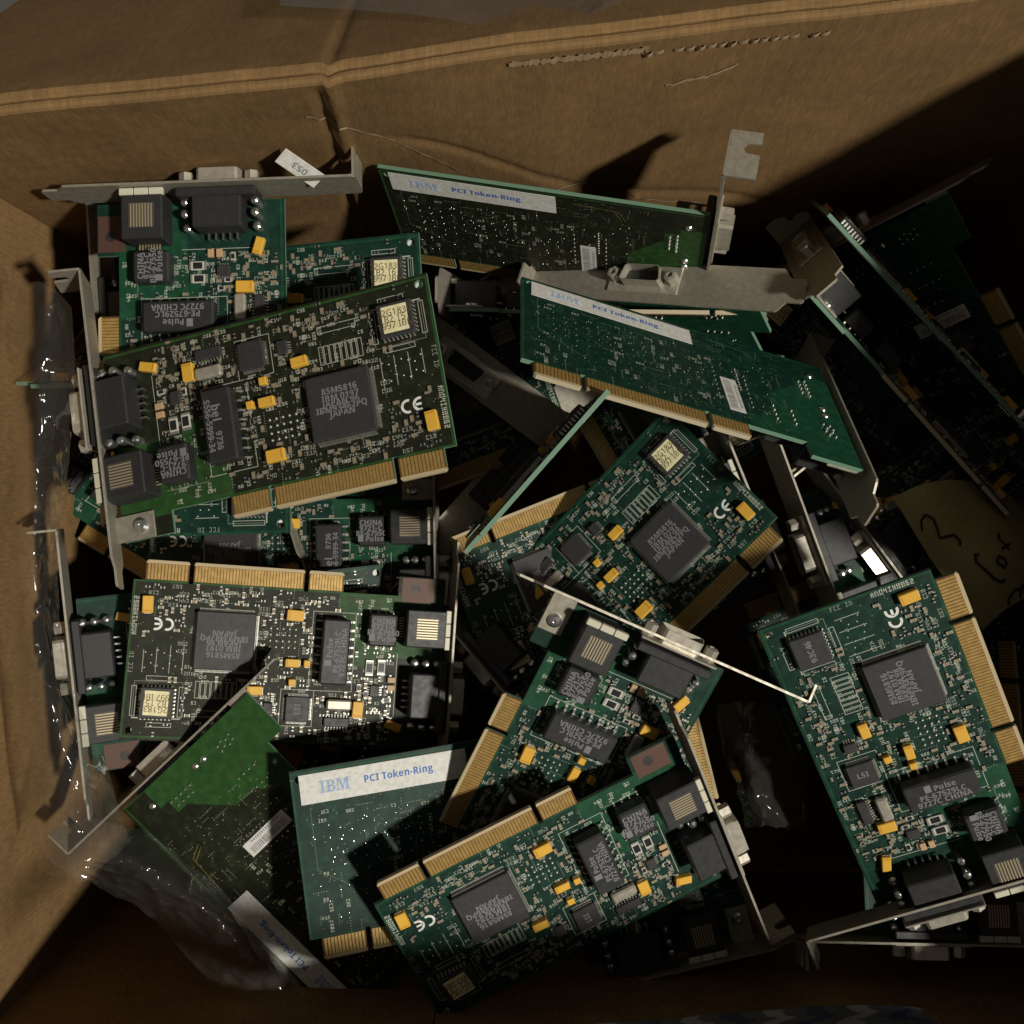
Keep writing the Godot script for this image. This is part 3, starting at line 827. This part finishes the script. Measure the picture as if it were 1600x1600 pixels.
func make_materials() -> void:
	mat("tin", Color(0.52, 0.52, 0.47), 0.42, 0.8)
	mat("bright_tin", Color(0.75, 0.75, 0.74), 0.22, 0.95)
	mat("solder", Color(0.72, 0.72, 0.70), 0.25, 0.95)
	mat("zinc", Color(0.36, 0.335, 0.285), 0.52, 0.5)
	mat("steel", Color(0.58, 0.545, 0.475), 0.38, 0.6)
	mat("gold", Color(0.52, 0.345, 0.12), 0.36, 0.5)
	mat("pale_gold", Color(0.55, 0.46, 0.30), 0.4, 0.6)
	mat("copper", Color(0.085, 0.042, 0.03), 0.55, 0.15)
	mat("chip", Color(0.030, 0.029, 0.031), 0.55)
	mat("case_black", Color(0.022, 0.022, 0.023), 0.5)
	mat("slot_grey", Color(0.06, 0.055, 0.05), 0.5)
	mat("chip_print", Color(0.17, 0.17, 0.185), 0.7)
	mat("black_glaze", Color(0.018, 0.018, 0.02), 0.35)
	mat("white_ceramic", Color(0.50, 0.49, 0.44), 0.5)
	mat("tan_ceramic", Color(0.24, 0.19, 0.12), 0.5)
	mat("tantalum", Color(0.66, 0.375, 0.045), 0.5)
	mat("tantalum_mark", Color(0.55, 0.24, 0.02), 0.5)
	mat("peach", Color(0.46, 0.30, 0.17), 0.55)
	mat("cream_plastic", Color(0.55, 0.53, 0.42), 0.4)
	mat("cream_paper", Color(0.80, 0.75, 0.47), 0.7)
	mat("white_paper", Color(0.66, 0.67, 0.66), 0.6)
	mat("brown_print", Color(0.10, 0.08, 0.03), 0.7)
	mat("grey_print", Color(0.20, 0.20, 0.21), 0.7)
	mat("blue_ink", Color(0.045, 0.14, 0.42), 0.6)
	mat("pale_blue_ink", Color(0.16, 0.30, 0.58), 0.6)
	mat("silk_white", Color(0.75, 0.76, 0.74), 0.6)
	mat("laminate", Color(0.12, 0.22, 0.155), 0.5)
	mat("bare_laminate", Color(0.42, 0.36, 0.25), 0.6)
	mat("torn", Color(0.40, 0.285, 0.165), 0.9)
	mat("marker_ink", Color(0.02, 0.016, 0.01), 0.7)
	mat("yellow_paper", Color(0.33, 0.285, 0.13), 0.8)
	for s in [["teal", true], ["olive", false]]:
		picture_mat("front_" + s[0], board_picture(0, s[1]), 0.5).metallic_specular = 0.35
		picture_mat("back_" + s[0], board_picture(1, s[1]), 0.45).metallic_specular = 0.3
	# handling marks: uneven gloss on boards, metal and plastic
	var wn := FastNoiseLite.new()
	wn.seed = 88; wn.frequency = 0.02; wn.fractal_octaves = 5
	var wi := wn.get_seamless_image(512, 512)
	var wd := wi.get_data()
	for i in wd.size(): wd[i] = 165 + int(wd[i] * 0.32)
	var wear := ImageTexture.create_from_image(Image.create_from_data(512, 512, false, Image.FORMAT_L8, wd))
	for q in ["zinc", "steel", "gold", "chip", "case_black", "tantalum", "front_teal", "front_olive", "back_teal", "back_olive"]:
		var wm: StandardMaterial3D = mats[q]
		wm.roughness_texture = wear
		wm.roughness_texture_channel = BaseMaterial3D.TEXTURE_CHANNEL_RED
		wm.roughness = minf(1.0, wm.roughness * 1.25)
		if not q.contains("_t") and not q.contains("_o"):
			wm.uv1_triplanar = true
			wm.uv1_scale = Vector3(25, 25, 25)
	# grime and handling stains on paper and plated steel: patches with their own outlines
	var gn := FastNoiseLite.new()
	gn.seed = 140; gn.frequency = 0.03; gn.fractal_octaves = 5; gn.fractal_gain = 0.6
	var gi := gn.get_seamless_image(512, 512)
	var gd := gi.get_data()
	var ge := PackedByteArray()
	ge.resize(gd.size() * 3)
	for i in gd.size():
		var s := clampf(gd[i] / 255.0 * 1.3, 0.0, 1.0)
		ge[i * 3] = int(lerpf(226, 255, s)); ge[i * 3 + 1] = int(lerpf(224, 255, s)); ge[i * 3 + 2] = int(lerpf(214, 255, s))
	var grime := ImageTexture.create_from_image(Image.create_from_data(512, 512, false, Image.FORMAT_RGB8, ge))
	for q in ["white_paper", "cream_paper", "zinc", "steel", "yellow_paper", "gold", "silk_white"]:
		var gm: StandardMaterial3D = mats[q]
		gm.albedo_texture = grime
		gm.uv1_triplanar = true
		gm.uv1_scale = Vector3(22, 22, 22)
	var cb := StandardMaterial3D.new()
	cb.resource_name = "cardboard"
	cb.albedo_texture = cardboard_picture()
	cb.uv1_triplanar = true; cb.uv1_world_triplanar = true
	cb.uv1_scale = Vector3(7, 7, 7)
	cb.roughness = 0.88; cb.metallic_specular = 0.3
	mats["cardboard"] = cb
	var film := StandardMaterial3D.new()
	film.resource_name = "film"
	film.transparency = BaseMaterial3D.TRANSPARENCY_ALPHA
	film.albedo_color = Color(0.75, 0.74, 0.72, 0.04)
	film.roughness = 0.09
	film.cull_mode = BaseMaterial3D.CULL_DISABLED
	mats["film"] = film
	var blue := StandardMaterial3D.new()
	blue.resource_name = "printed_film"
	var im := Image.create(256, 32, false, Image.FORMAT_RGBA8)
	im.fill(Color8(70, 76, 80))
	for k in 9: im.fill_rect(Rect2i(8 + k * 28, 0, 13, 32), Color8(130, 130, 134) if k % 2 else Color8(36, 50, 78))
	blue.albedo_texture = ImageTexture.create_from_image(im)
	blue.roughness = 0.3
	mats["printed_film"] = blue

var cards := [
	["large olive card lying over the teal card whose bracket touches the back wall", {"teal": false, "xf": "bel", "lean": 20.0, "group": "network cards piled in the box"},
		Transform3D(Vector3(0.96342, 0.17037, -0.20687), Vector3(-0.17578, -0.18094, -0.96766), Vector3(-0.20229, 0.96863, -0.14437), Vector3(-0.14312, 0.19974, 0.01177))],
	["teal card with its bracket along the back wall, half covered by an olive card", {"teal": true, "xf": "pulse", "tab": false, "group": "network cards piled in the box"},
		Transform3D(Vector3(0.02719, 0.04596, 0.99857), Vector3(0.99914, 0.02991, -0.02859), Vector3(-0.03118, 0.99850, -0.04511), Vector3(-0.15959, 0.17774, -0.12000))],
	["olive card with gold contacts towards the back wall, overlapped by the bright green face-down card", {"teal": false, "xf": "pulse", "tab": false, "group": "network cards piled in the box"},
		Transform3D(Vector3(-0.96632, 0.24389, -0.08209), Vector3(-0.06229, 0.08779, 0.99419), Vector3(0.24968, 0.96582, -0.06964), Vector3(-0.02695, 0.12332, 0.02950))],
	["topmost green card near the front wall with an exposed copper pad beside its jack", {"teal": true, "xf": "pulse", "tab": false, "group": "network cards piled in the box"},
		Transform3D(Vector3(-0.89989, 0.07967, 0.42877), Vector3(0.36883, -0.38558, 0.84575), Vector3(0.23271, 0.91923, 0.31760), Vector3(0.06275, 0.18473, 0.08359))],
	["teal card with unlabelled square chip and gold contacts facing the yellow note", {"teal": true, "xf": "pulse", "sticker": false, "lean": 24.0, "group": "network cards piled in the box"},
		Transform3D(Vector3(-0.42560, 0.24508, -0.87109), Vector3(-0.89620, -0.24740, 0.36826), Vector3(-0.12526, 0.93741, 0.32493), Vector3(0.21012, 0.18342, 0.13037))],
	["card whose screwed bracket crosses the middle of the heap with a bent ear", {"teal": true, "xf": "pulse", "lean": -16.0, "group": "network cards piled in the box"},
		Transform3D(Vector3(-0.42192, -0.24110, 0.87399), Vector3(0.90662, -0.11642, 0.40556), Vector3(0.00397, 0.96349, 0.26771), Vector3(0.01589, 0.19059, 0.02940))],
	["teal card with cream chip sticker, under the bracket crossing the middle of the heap", {"teal": true, "xf": "bel", "group": "network cards piled in the box"},
		Transform3D(Vector3(0.66663, 0.23760, -0.70650), Vector3(-0.64363, -0.29458, -0.70638), Vector3(-0.37596, 0.92562, -0.04345), Vector3(0.02413, 0.13467, 0.09987))],
	["teal card tilted on edge showing its solder side, white label and barcode sticker", {"teal": true, "group": "network cards piled in the box"},
		Transform3D(Vector3(-0.95013, 0.18297, -0.25254), Vector3(0.00635, -0.79827, -0.60226), Vector3(-0.31180, -0.57383, 0.75730), Vector3(0.12621, 0.20885, -0.01335))],
	["card standing against the back wall with its white label just under the top edge", {"teal": false, "group": "network cards piled in the box"},
		Transform3D(Vector3(-0.97266, -0.14259, -0.18333), Vector3(-0.08752, 0.95619, -0.27937), Vector3(0.21513, -0.25569, -0.94252), Vector3(0.08137, 0.12709, -0.08967))],
	["bright green card lying face down with barcode sticker and label towards the front wall", {"teal": false, "code_y": 35.0, "group": "network cards piled in the box"},
		Transform3D(Vector3(0.68594, -0.07595, 0.72368), Vector3(-0.72694, -0.11567, 0.67689), Vector3(0.03230, -0.99038, -0.13456), Vector3(-0.10724, 0.15973, 0.07100))],
	["teal card lying face down with a fully readable blue-lettered white label", {"teal": true, "group": "network cards piled in the box"},
		Transform3D(Vector3(-0.96692, 0.22392, 0.12214), Vector3(-0.13922, -0.06208, -0.98831), Vector3(-0.21372, -0.97263, 0.09120), Vector3(0.04915, 0.14939, 0.15657))],
	["card whose jack and serial port stand beside the plastic bag, under the olive card", {"teal": true, "xf": "bel", "tab": false, "group": "network cards piled in the box"},
		Transform3D(Vector3(0.96453, -0.24367, -0.10153), Vector3(-0.09968, 0.01994, -0.99482), Vector3(0.24443, 0.96965, -0.00506), Vector3(-0.17514, 0.14504, 0.10831))],
	["card under the front copper-pad card, its gold contacts pointing at the dark bag", {"teal": true, "group": "network cards piled in the box"},
		Transform3D(Vector3(-0.24013, -0.02001, -0.97053), Vector3(-0.96991, -0.03646, 0.24073), Vector3(-0.04020, 0.99913, -0.01065), Vector3(0.10467, 0.12514, 0.18431))],
	["card standing on end, seen as a thin pale edge crossing the tilted card's contacts", {"teal": true, "group": "network cards piled in the box"},
		Transform3D(Vector3(0.02598, 0.99940, 0.02299), Vector3(0.66063, 0.00009, -0.75071), Vector3(-0.75026, 0.03469, -0.66023), Vector3(-0.01974, 0.10507, 0.01054))],
	["card standing on its long side with bracket and modules, beside the right wall", {"teal": true, "group": "network cards piled in the box"},
		Transform3D(Vector3(0.70268, -0.20076, 0.68260), Vector3(0.13984, -0.90168, -0.40916), Vector3(0.69763, 0.38296, -0.60552), Vector3(0.11343, 0.18105, -0.08465))],
	["dark upright card seen as a plain thin edge, nearest the right wall", {"teal": true, "group": "network cards piled in the box"},
		Transform3D(Vector3(-0.71389, 0.15519, -0.68285), Vector3(-0.13951, 0.92407, 0.35586), Vector3(0.68622, 0.34931, -0.63803), Vector3(0.22519, 0.09092, -0.05190))],
	["shadowed green card with a notched corner wedged in the back right corner", {"teal": true, "label": false, "group": "network cards piled in the box"},
		Transform3D(Vector3(0.55488, -0.20177, 0.80709), Vector3(-0.66194, -0.69473, 0.28140), Vector3(0.50393, -0.69039, -0.51905), Vector3(0.17170, 0.16521, -0.12797))],
	["card standing bracket uppermost between the tilted solder-side card and the back wall", {"teal": true, "group": "network cards piled in the box"},
		Transform3D(Vector3(0.41973, -0.84945, 0.31979), Vector3(-0.86076, -0.48430, -0.15669), Vector3(0.28797, -0.20950, -0.93444), Vector3(0.09550, 0.17560, -0.08060))],
	["upright card seen edge-on, contacts up, just behind the tilted solder-side card", {"teal": true, "group": "network cards piled in the box"},
		Transform3D(Vector3(0.99389, 0.10573, 0.03172), Vector3(0.10878, -0.98699, -0.11844), Vector3(0.01878, 0.12116, -0.99245), Vector3(-0.02754, 0.15220, -0.08354))],
	["card mostly hidden beneath the large olive card, its cream chip sticker peeping out", {"teal": true, "group": "network cards piled in the box"},
		Transform3D(Vector3(0.98543, 0.15926, -0.05972), Vector3(-0.06169, 0.00740, -0.99807), Vector3(-0.15851, 0.98721, 0.01712), Vector3(-0.16026, 0.14896, -0.02938))],
	["card between the two olive cards, showing only its chip and jack row", {"teal": true, "chip": "other", "group": "network cards piled in the box"},
		Transform3D(Vector3(-0.99935, -0.02998, 0.01999), Vector3(0.01853, 0.04808, 0.99867), Vector3(-0.03090, 0.99839, -0.04749), Vector3(-0.03415, 0.10727, -0.01493))],
	["card with its steel serial port in the gap beside the middle teal card", {"teal": true, "group": "network cards piled in the box"},
		Transform3D(Vector3(0.93478, -0.15077, -0.32164), Vector3(-0.33269, -0.05422, -0.94147), Vector3(0.12451, 0.98708, -0.10085), Vector3(0.14039, 0.13992, 0.06302))],
	["card with its steel serial port in the gap beside the yellow note", {"teal": true, "group": "network cards piled in the box"},
		Transform3D(Vector3(0.78184, -0.05012, -0.62146), Vector3(-0.61426, 0.10887, -0.78156), Vector3(0.10683, 0.99279, 0.05433), Vector3(0.18509, 0.12440, 0.05690))],
	["shadowed card with dim brown contacts under the card standing on end", {"teal": true, "group": "network cards piled in the box"},
		Transform3D(Vector3(-0.92801, 0.04989, 0.36921), Vector3(0.37082, 0.02787, 0.92829), Vector3(0.03602, 0.99837, -0.04437), Vector3(0.08890, 0.11941, -0.03492))],
	["card under the unlabelled-chip card, its serial port shell near the front wall", {"teal": true, "group": "network cards piled in the box"},
		Transform3D(Vector3(0.02010, -0.22114, -0.97503), Vector3(-0.99980, -0.00394, -0.01972), Vector3(0.00052, 0.97523, -0.22118), Vector3(0.22126, 0.13973, 0.17947))],
	["card standing bracket up in the dark hollow beside the large olive card", {"teal": true, "group": "network cards piled in the box"},
		Transform3D(Vector3(0.04969, -0.99381, -0.09938), Vector3(0.79984, -0.02000, 0.59988), Vector3(-0.59815, -0.10930, 0.79389), Vector3(-0.05502, 0.13546, -0.09665))],
	["card inside the plastic bag, its straight edge showing beside the large olive card's bracket", {"teal": true, "group": "network cards piled in the box"},
		Transform3D(Vector3(0.02012, 0.93573, 0.35215), Vector3(0.99980, -0.01883, -0.00709), Vector3(0.00000, 0.35223, -0.93591), Vector3(-0.20363, 0.03911, -0.09678))],
	["circuit card buried deep in the dark gaps under the pile", {"teal": true, "group": "cards buried under the pile"},
		Transform3D(Vector3(0.93670, 0.07975, -0.34093), Vector3(-0.32577, -0.15836, -0.93209), Vector3(-0.12832, 0.98416, -0.12236), Vector3(-0.09447, 0.10115, 0.01282))],
	["circuit card buried deep in the dark gaps under the pile", {"teal": true, "group": "cards buried under the pile"},
		Transform3D(Vector3(-0.93670, 0.07975, 0.34093), Vector3(0.34928, 0.14497, 0.92574), Vector3(0.02440, 0.98622, -0.16364), Vector3(0.22524, 0.07902, 0.00025))],
	["circuit card buried deep in the dark gaps under the pile", {"teal": true, "group": "cards buried under the pile"},
		Transform3D(Vector3(0.49841, 0.07975, 0.86327), Vector3(0.86401, 0.03618, -0.50218), Vector3(-0.07128, 0.99616, -0.05087), Vector3(-0.00810, 0.08837, -0.10665))],
	["circuit card buried deep in the dark gaps under the pile", {"teal": true, "group": "cards buried under the pile"},
		Transform3D(Vector3(-0.34093, 0.07975, 0.93670), Vector3(0.93883, 0.08043, 0.33486), Vector3(-0.04863, 0.99357, -0.10229), Vector3(-0.09943, 0.07660, 0.09078))],
	["circuit card buried deep in the dark gaps under the pile", {"teal": true, "group": "cards buried under the pile"},
		Transform3D(Vector3(-0.76360, 0.07975, -0.64074), Vector3(-0.63617, 0.07677, 0.76772), Vector3(0.11041, 0.99385, -0.00789), Vector3(0.24577, 0.08675, -0.05969))],
	["circuit card buried deep in the dark gaps under the pile", {"teal": true, "group": "cards buried under the pile"},
		Transform3D(Vector3(0.49841, 0.07975, -0.86327), Vector3(-0.86574, -0.00676, -0.50046), Vector3(-0.04574, 0.99679, 0.06567), Vector3(0.00223, 0.08009, 0.18117))],
	["circuit card buried deep in the dark gaps under the pile", {"teal": true, "group": "cards buried under the pile"},
		Transform3D(Vector3(0.86327, 0.07975, 0.49841), Vector3(0.50475, -0.13573, -0.85253), Vector3(-0.00034, 0.98753, -0.15742), Vector3(-0.23976, 0.09025, -0.01018))],
]

func build_cards() -> void:
	for k in cards:
		var c := make_card("network_card", k[0], k[1])
		c.transform = k[2]


var nets := {
	"bagleft": [[Vector3(-0.1822, 0.1950, -0.0814), Vector3(-0.1702, 0.2080, -0.0822), Vector3(-0.1633, 0.2080, -0.0795), Vector3(-0.1624, 0.1950, -0.0755)], [Vector3(-0.1841, 0.1950, -0.0472), Vector3(-0.1696, 0.2120, -0.0452), Vector3(-0.1625, 0.2100, -0.0443), Vector3(-0.1598, 0.1980, -0.0445)], [Vector3(-0.1852, 0.1900, -0.0119), Vector3(-0.1713, 0.2080, -0.0114), Vector3(-0.1669, 0.2050, -0.0104), Vector3(-0.1661, 0.1900, -0.0096)], [Vector3(-0.1885, 0.1880, 0.0240), Vector3(-0.1749, 0.2050, 0.0230), Vector3(-0.1692, 0.2050, 0.0242), Vector3(-0.1700, 0.1880, 0.0252)], [Vector3(-0.1891, 0.1850, 0.0605), Vector3(-0.1738, 0.2050, 0.0575), Vector3(-0.1657, 0.2050, 0.0587), Vector3(-0.1674, 0.1850, 0.0629)], [Vector3(-0.1885, 0.1800, 0.0930), Vector3(-0.1722, 0.1980, 0.0902), Vector3(-0.1597, 0.2000, 0.0909), Vector3(-0.1585, 0.1750, 0.0941)], [Vector3(-0.1870, 0.1750, 0.1214), Vector3(-0.1688, 0.1950, 0.1180), Vector3(-0.1569, 0.1950, 0.1156), Vector3(-0.1534, 0.1720, 0.1147)], [Vector3(-0.1833, 0.1750, 0.1387), Vector3(-0.1664, 0.1920, 0.1367), Vector3(-0.1553, 0.1900, 0.1362), Vector3(-0.1491, 0.1700, 0.1303)]],
	"bagbottom": [[Vector3(-0.1833, 0.1750, 0.1238), Vector3(-0.1558, 0.1950, 0.1133), Vector3(-0.1511, 0.1750, 0.1189)], [Vector3(-0.1796, 0.1750, 0.1350), Vector3(-0.1499, 0.1980, 0.1242), Vector3(-0.1371, 0.1800, 0.1248)], [Vector3(-0.1659, 0.1750, 0.1424), Vector3(-0.1345, 0.1950, 0.1345), Vector3(-0.1203, 0.1700, 0.1428)], [Vector3(-0.1460, 0.1680, 0.1561), Vector3(-0.1185, 0.1850, 0.1499), Vector3(-0.1063, 0.1550, 0.1660)], [Vector3(-0.1359, 0.1600, 0.1718), Vector3(-0.1040, 0.1750, 0.1709), Vector3(-0.0928, 0.1450, 0.1883)], [Vector3(-0.1219, 0.1550, 0.1919), Vector3(-0.0913, 0.1650, 0.1927), Vector3(-0.0751, 0.1400, 0.2091)]],
	"bagright": [[Vector3(0.0888, 0.1380, 0.0821), Vector3(0.1001, 0.1480, 0.0790), Vector3(0.1171, 0.1380, 0.0848)], [Vector3(0.0902, 0.1380, 0.0996), Vector3(0.1010, 0.1500, 0.0944), Vector3(0.1225, 0.1380, 0.1010)], [Vector3(0.0946, 0.1360, 0.1176), Vector3(0.1027, 0.1480, 0.1133), Vector3(0.1249, 0.1360, 0.1190)], [Vector3(0.1009, 0.1320, 0.1364), Vector3(0.1081, 0.1420, 0.1321), Vector3(0.1241, 0.1320, 0.1364)]],
	"bagtop": [[Vector3(-0.0979, 0.1800, -0.2105), Vector3(-0.0487, 0.1820, -0.2144), Vector3(0.0000, 0.1860, -0.2123), Vector3(0.0476, 0.1920, -0.2116)], [Vector3(-0.0837, 0.2120, -0.1831), Vector3(-0.0403, 0.2160, -0.1846), Vector3(0.0000, 0.2200, -0.1827), Vector3(0.0414, 0.2260, -0.1831)], [Vector3(-0.0768, 0.2340, -0.1689), Vector3(-0.0333, 0.2430, -0.1619), Vector3(0.0061, 0.2500, -0.1538), Vector3(0.0345, 0.2520, -0.1612)]],
	"bagfront": [[Vector3(0.0093, 0.2000, 0.1876), Vector3(0.0462, 0.2040, 0.1837), Vector3(0.0804, 0.2060, 0.1802), Vector3(0.1148, 0.2060, 0.1773), Vector3(0.1484, 0.2020, 0.1804)], [Vector3(0.0046, 0.2040, 0.1915), Vector3(0.0455, 0.2100, 0.1875), Vector3(0.0791, 0.2120, 0.1854), Vector3(0.1131, 0.2120, 0.1836), Vector3(0.1523, 0.2040, 0.1823)], [Vector3(0.0046, 0.2080, 0.2010), Vector3(0.0450, 0.2140, 0.1979), Vector3(0.0783, 0.2160, 0.1969), Vector3(0.1119, 0.2160, 0.1947), Vector3(0.1523, 0.2100, 0.1932)]],
	"paper": [[Vector3(0.1546, 0.1540, -0.0057), Vector3(0.1634, 0.1620, -0.0110), Vector3(0.1811, 0.1560, -0.0129), Vector3(0.2109, 0.1300, -0.0096)], [Vector3(0.1648, 0.1580, 0.0129), Vector3(0.1745, 0.1660, 0.0063), Vector3(0.1945, 0.1580, 0.0026), Vector3(0.2264, 0.1320, 0.0068)], [Vector3(0.1769, 0.1600, 0.0308), Vector3(0.1850, 0.1680, 0.0227), Vector3(0.2038, 0.1600, 0.0179), Vector3(0.2335, 0.1340, 0.0217)], [Vector3(0.1893, 0.1580, 0.0477), Vector3(0.1956, 0.1640, 0.0394), Vector3(0.2131, 0.1540, 0.0338), Vector3(0.2373, 0.1320, 0.0382)]],
}

func build_extras() -> void:
	bag_sheet("plastic_bag", "crumpled clear plastic along the left wall covering card brackets", nets.bagleft, 11, 0.0035, 60, 150, mats.film)
	bag_sheet("plastic_bag", "crumpled clear plastic beside the face-down green card at the front corner", nets.bagbottom, 31, 0.004, 70, 110, mats.film)
	bag_sheet("plastic_bag", "dark crumpled clear plastic between the copper-pad card and the unlabelled-chip card", nets.bagright, 47, 0.004, 70, 90, mats.film)
	bag_sheet("plastic_bag", "wrinkled clear plastic lying on the open back flap", nets.bagtop, 53, 0.002, 110, 40, mats.film)
	bag_sheet("printed_wrapper", "folded plastic wrapper with blue and white stripes at the front wall", nets.bagfront, 61, 0.0015, 90, 30, mats.printed_film)
	# handwritten note
	var o := thing("paper_note", "curled yellow paper note with handwriting beside the right wall", "note")
	var net: Array = nets.paper
	var sheet := grid_mesh(func(u: float, v: float) -> Vector3: return spline(net, u, v) + Vector3(0, 0.0012 * sin(v * 9.0 + u * 4.0), 0), 40, 40, mats.yellow_paper)
	grid_mesh(func(u: float, v: float) -> Vector3: return spline(net, u, v) + Vector3(0, 0.0012 * sin(v * 9.0 + u * 4.0) - 0.0004, 0), 40, 40, mats.yellow_paper, sheet, true)
	part("sheet", sheet, o)
	var strokes := [
		[[0.10, 0.27], [0.14, 0.22], [0.20, 0.20], [0.24, 0.24], [0.22, 0.31], [0.20, 0.36], [0.25, 0.37], [0.31, 0.38], [0.32, 0.43], [0.29, 0.47]],
		[[0.34, 0.66], [0.32, 0.60], [0.35, 0.55], [0.38, 0.57]],
		[[0.34, 0.66], [0.37, 0.74], [0.42, 0.79], [0.47, 0.78]],
		[[0.50, 0.72], [0.46, 0.66], [0.50, 0.62], [0.53, 0.66], [0.51, 0.72]],
		[[0.60, 0.60], [0.58, 0.50], [0.62, 0.44]],
		[[0.55, 0.58], [0.66, 0.54]],
		[[0.40, 0.98], [0.42, 0.92], [0.50, 0.88], [0.58, 0.90], [0.60, 0.95]],
		[[0.52, 0.97], [0.56, 0.88], [0.63, 0.86]]]
	for st in strokes:
		var pts := []; var side := []
		for i in st.size() - 1:
			for q in 5:
				var u := lerpf(st[i][0], st[i + 1][0], q / 5.0); var v := lerpf(st[i][1], st[i + 1][1], q / 5.0)
				pts.append(spline(net, u, v) + Vector3(0, 0.0012 * sin(v * 9.0 + u * 4.0) + 0.0003, 0))
		for i in pts.size():
			var dv: Vector3 = (pts[mini(i + 1, pts.size() - 1)] - pts[maxi(i - 1, 0)]).normalized()
			side.append(dv.cross(Vector3(0, 1, 0)).normalized() * 0.0006)
		part("pen_stroke", ribbon(pts, side, mats.marker_ink), o)
	# small white sticker stuck to the back wall
	var s := thing("paper_sticker", "small white printed sticker stuck slantwise on the back wall", "sticker")
	var cx := -78.0
	var d0 := 404.0
	s.position = spot(cx, back_y(cx, d0) - 7.0, d0)
	s.rotation = Vector3(deg_to_rad(-38), 0, deg_to_rad(-42))
	part("sheet", block("wall_sticker", Vector3(17, 7.4, 0.3), 0.08, mats.white_paper), s)
	part("lettering", words("053", 3.6, mats.grey_print), s, Vector3(0, 0, 0.34), 180)
	# the lamp's bulb
	var l := thing("lamp_bulb", "round glowing bulb of the lamp above the box", "lamp")
	l.position = Vector3(2.10, 3.18, 0.78)
	var glow := StandardMaterial3D.new()
	glow.resource_name = "glow"
	glow.emission_enabled = true
	glow.emission = Color(1.0, 0.975, 0.92)
	glow.emission_energy_multiplier = 3.0
	var b := MB.new()
	b.lathe(Vector3(0, -75, 0), Vector3(0, 1, 0), [Vector2(0, 0), Vector2(38, 10), Vector2(65, 38), Vector2(75, 75), Vector2(65, 112), Vector2(38, 145), Vector2(38, 180)], 24)
	part("glass_bulb", b.commit(ArrayMesh.new(), glow), l)


func _ready() -> void:
	# camera: straight down into the box
	var cam_ := Camera3D.new()
	cam_.name = "camera"
	cam_.fov = 50.0
	cam_.near = 0.01; cam_.far = 10.0
	add_child(cam_)
	cam_.position = Vector3(0, 0.6, 0)
	cam_.rotation = Vector3(-PI / 2, 0, 0)
	cam_.current = true
	# dim room round the box, one warm lamp above its front right corner
	var we := WorldEnvironment.new()
	we.name = "surroundings"
	var env := Environment.new()
	env.background_mode = Environment.BG_COLOR
	env.background_color = Color(0.265, 0.25, 0.235)
	env.background_energy_multiplier = 1.25
	env.tonemap_mode = Environment.TONE_MAPPER_LINEAR
	env.tonemap_exposure = 1.0
	env.sdfgi_enabled = true; env.ssao_enabled = true; env.ssil_enabled = true
	we.environment = env
	add_child(we)
	var lamp := OmniLight3D.new()
	lamp.name = "lamp"
	lamp.position = Vector3(2.10, 3.18, 0.78)
	lamp.light_color = Color(1.0, 0.975, 0.92)
	lamp.light_energy = 15.8
	lamp.light_size = 0.13
	lamp.omni_range = 12.0; lamp.omni_attenuation = 2.0
	lamp.shadow_enabled = true
	add_child(lamp)
	make_materials()
	build_box()
	build_cards()
	build_extras()
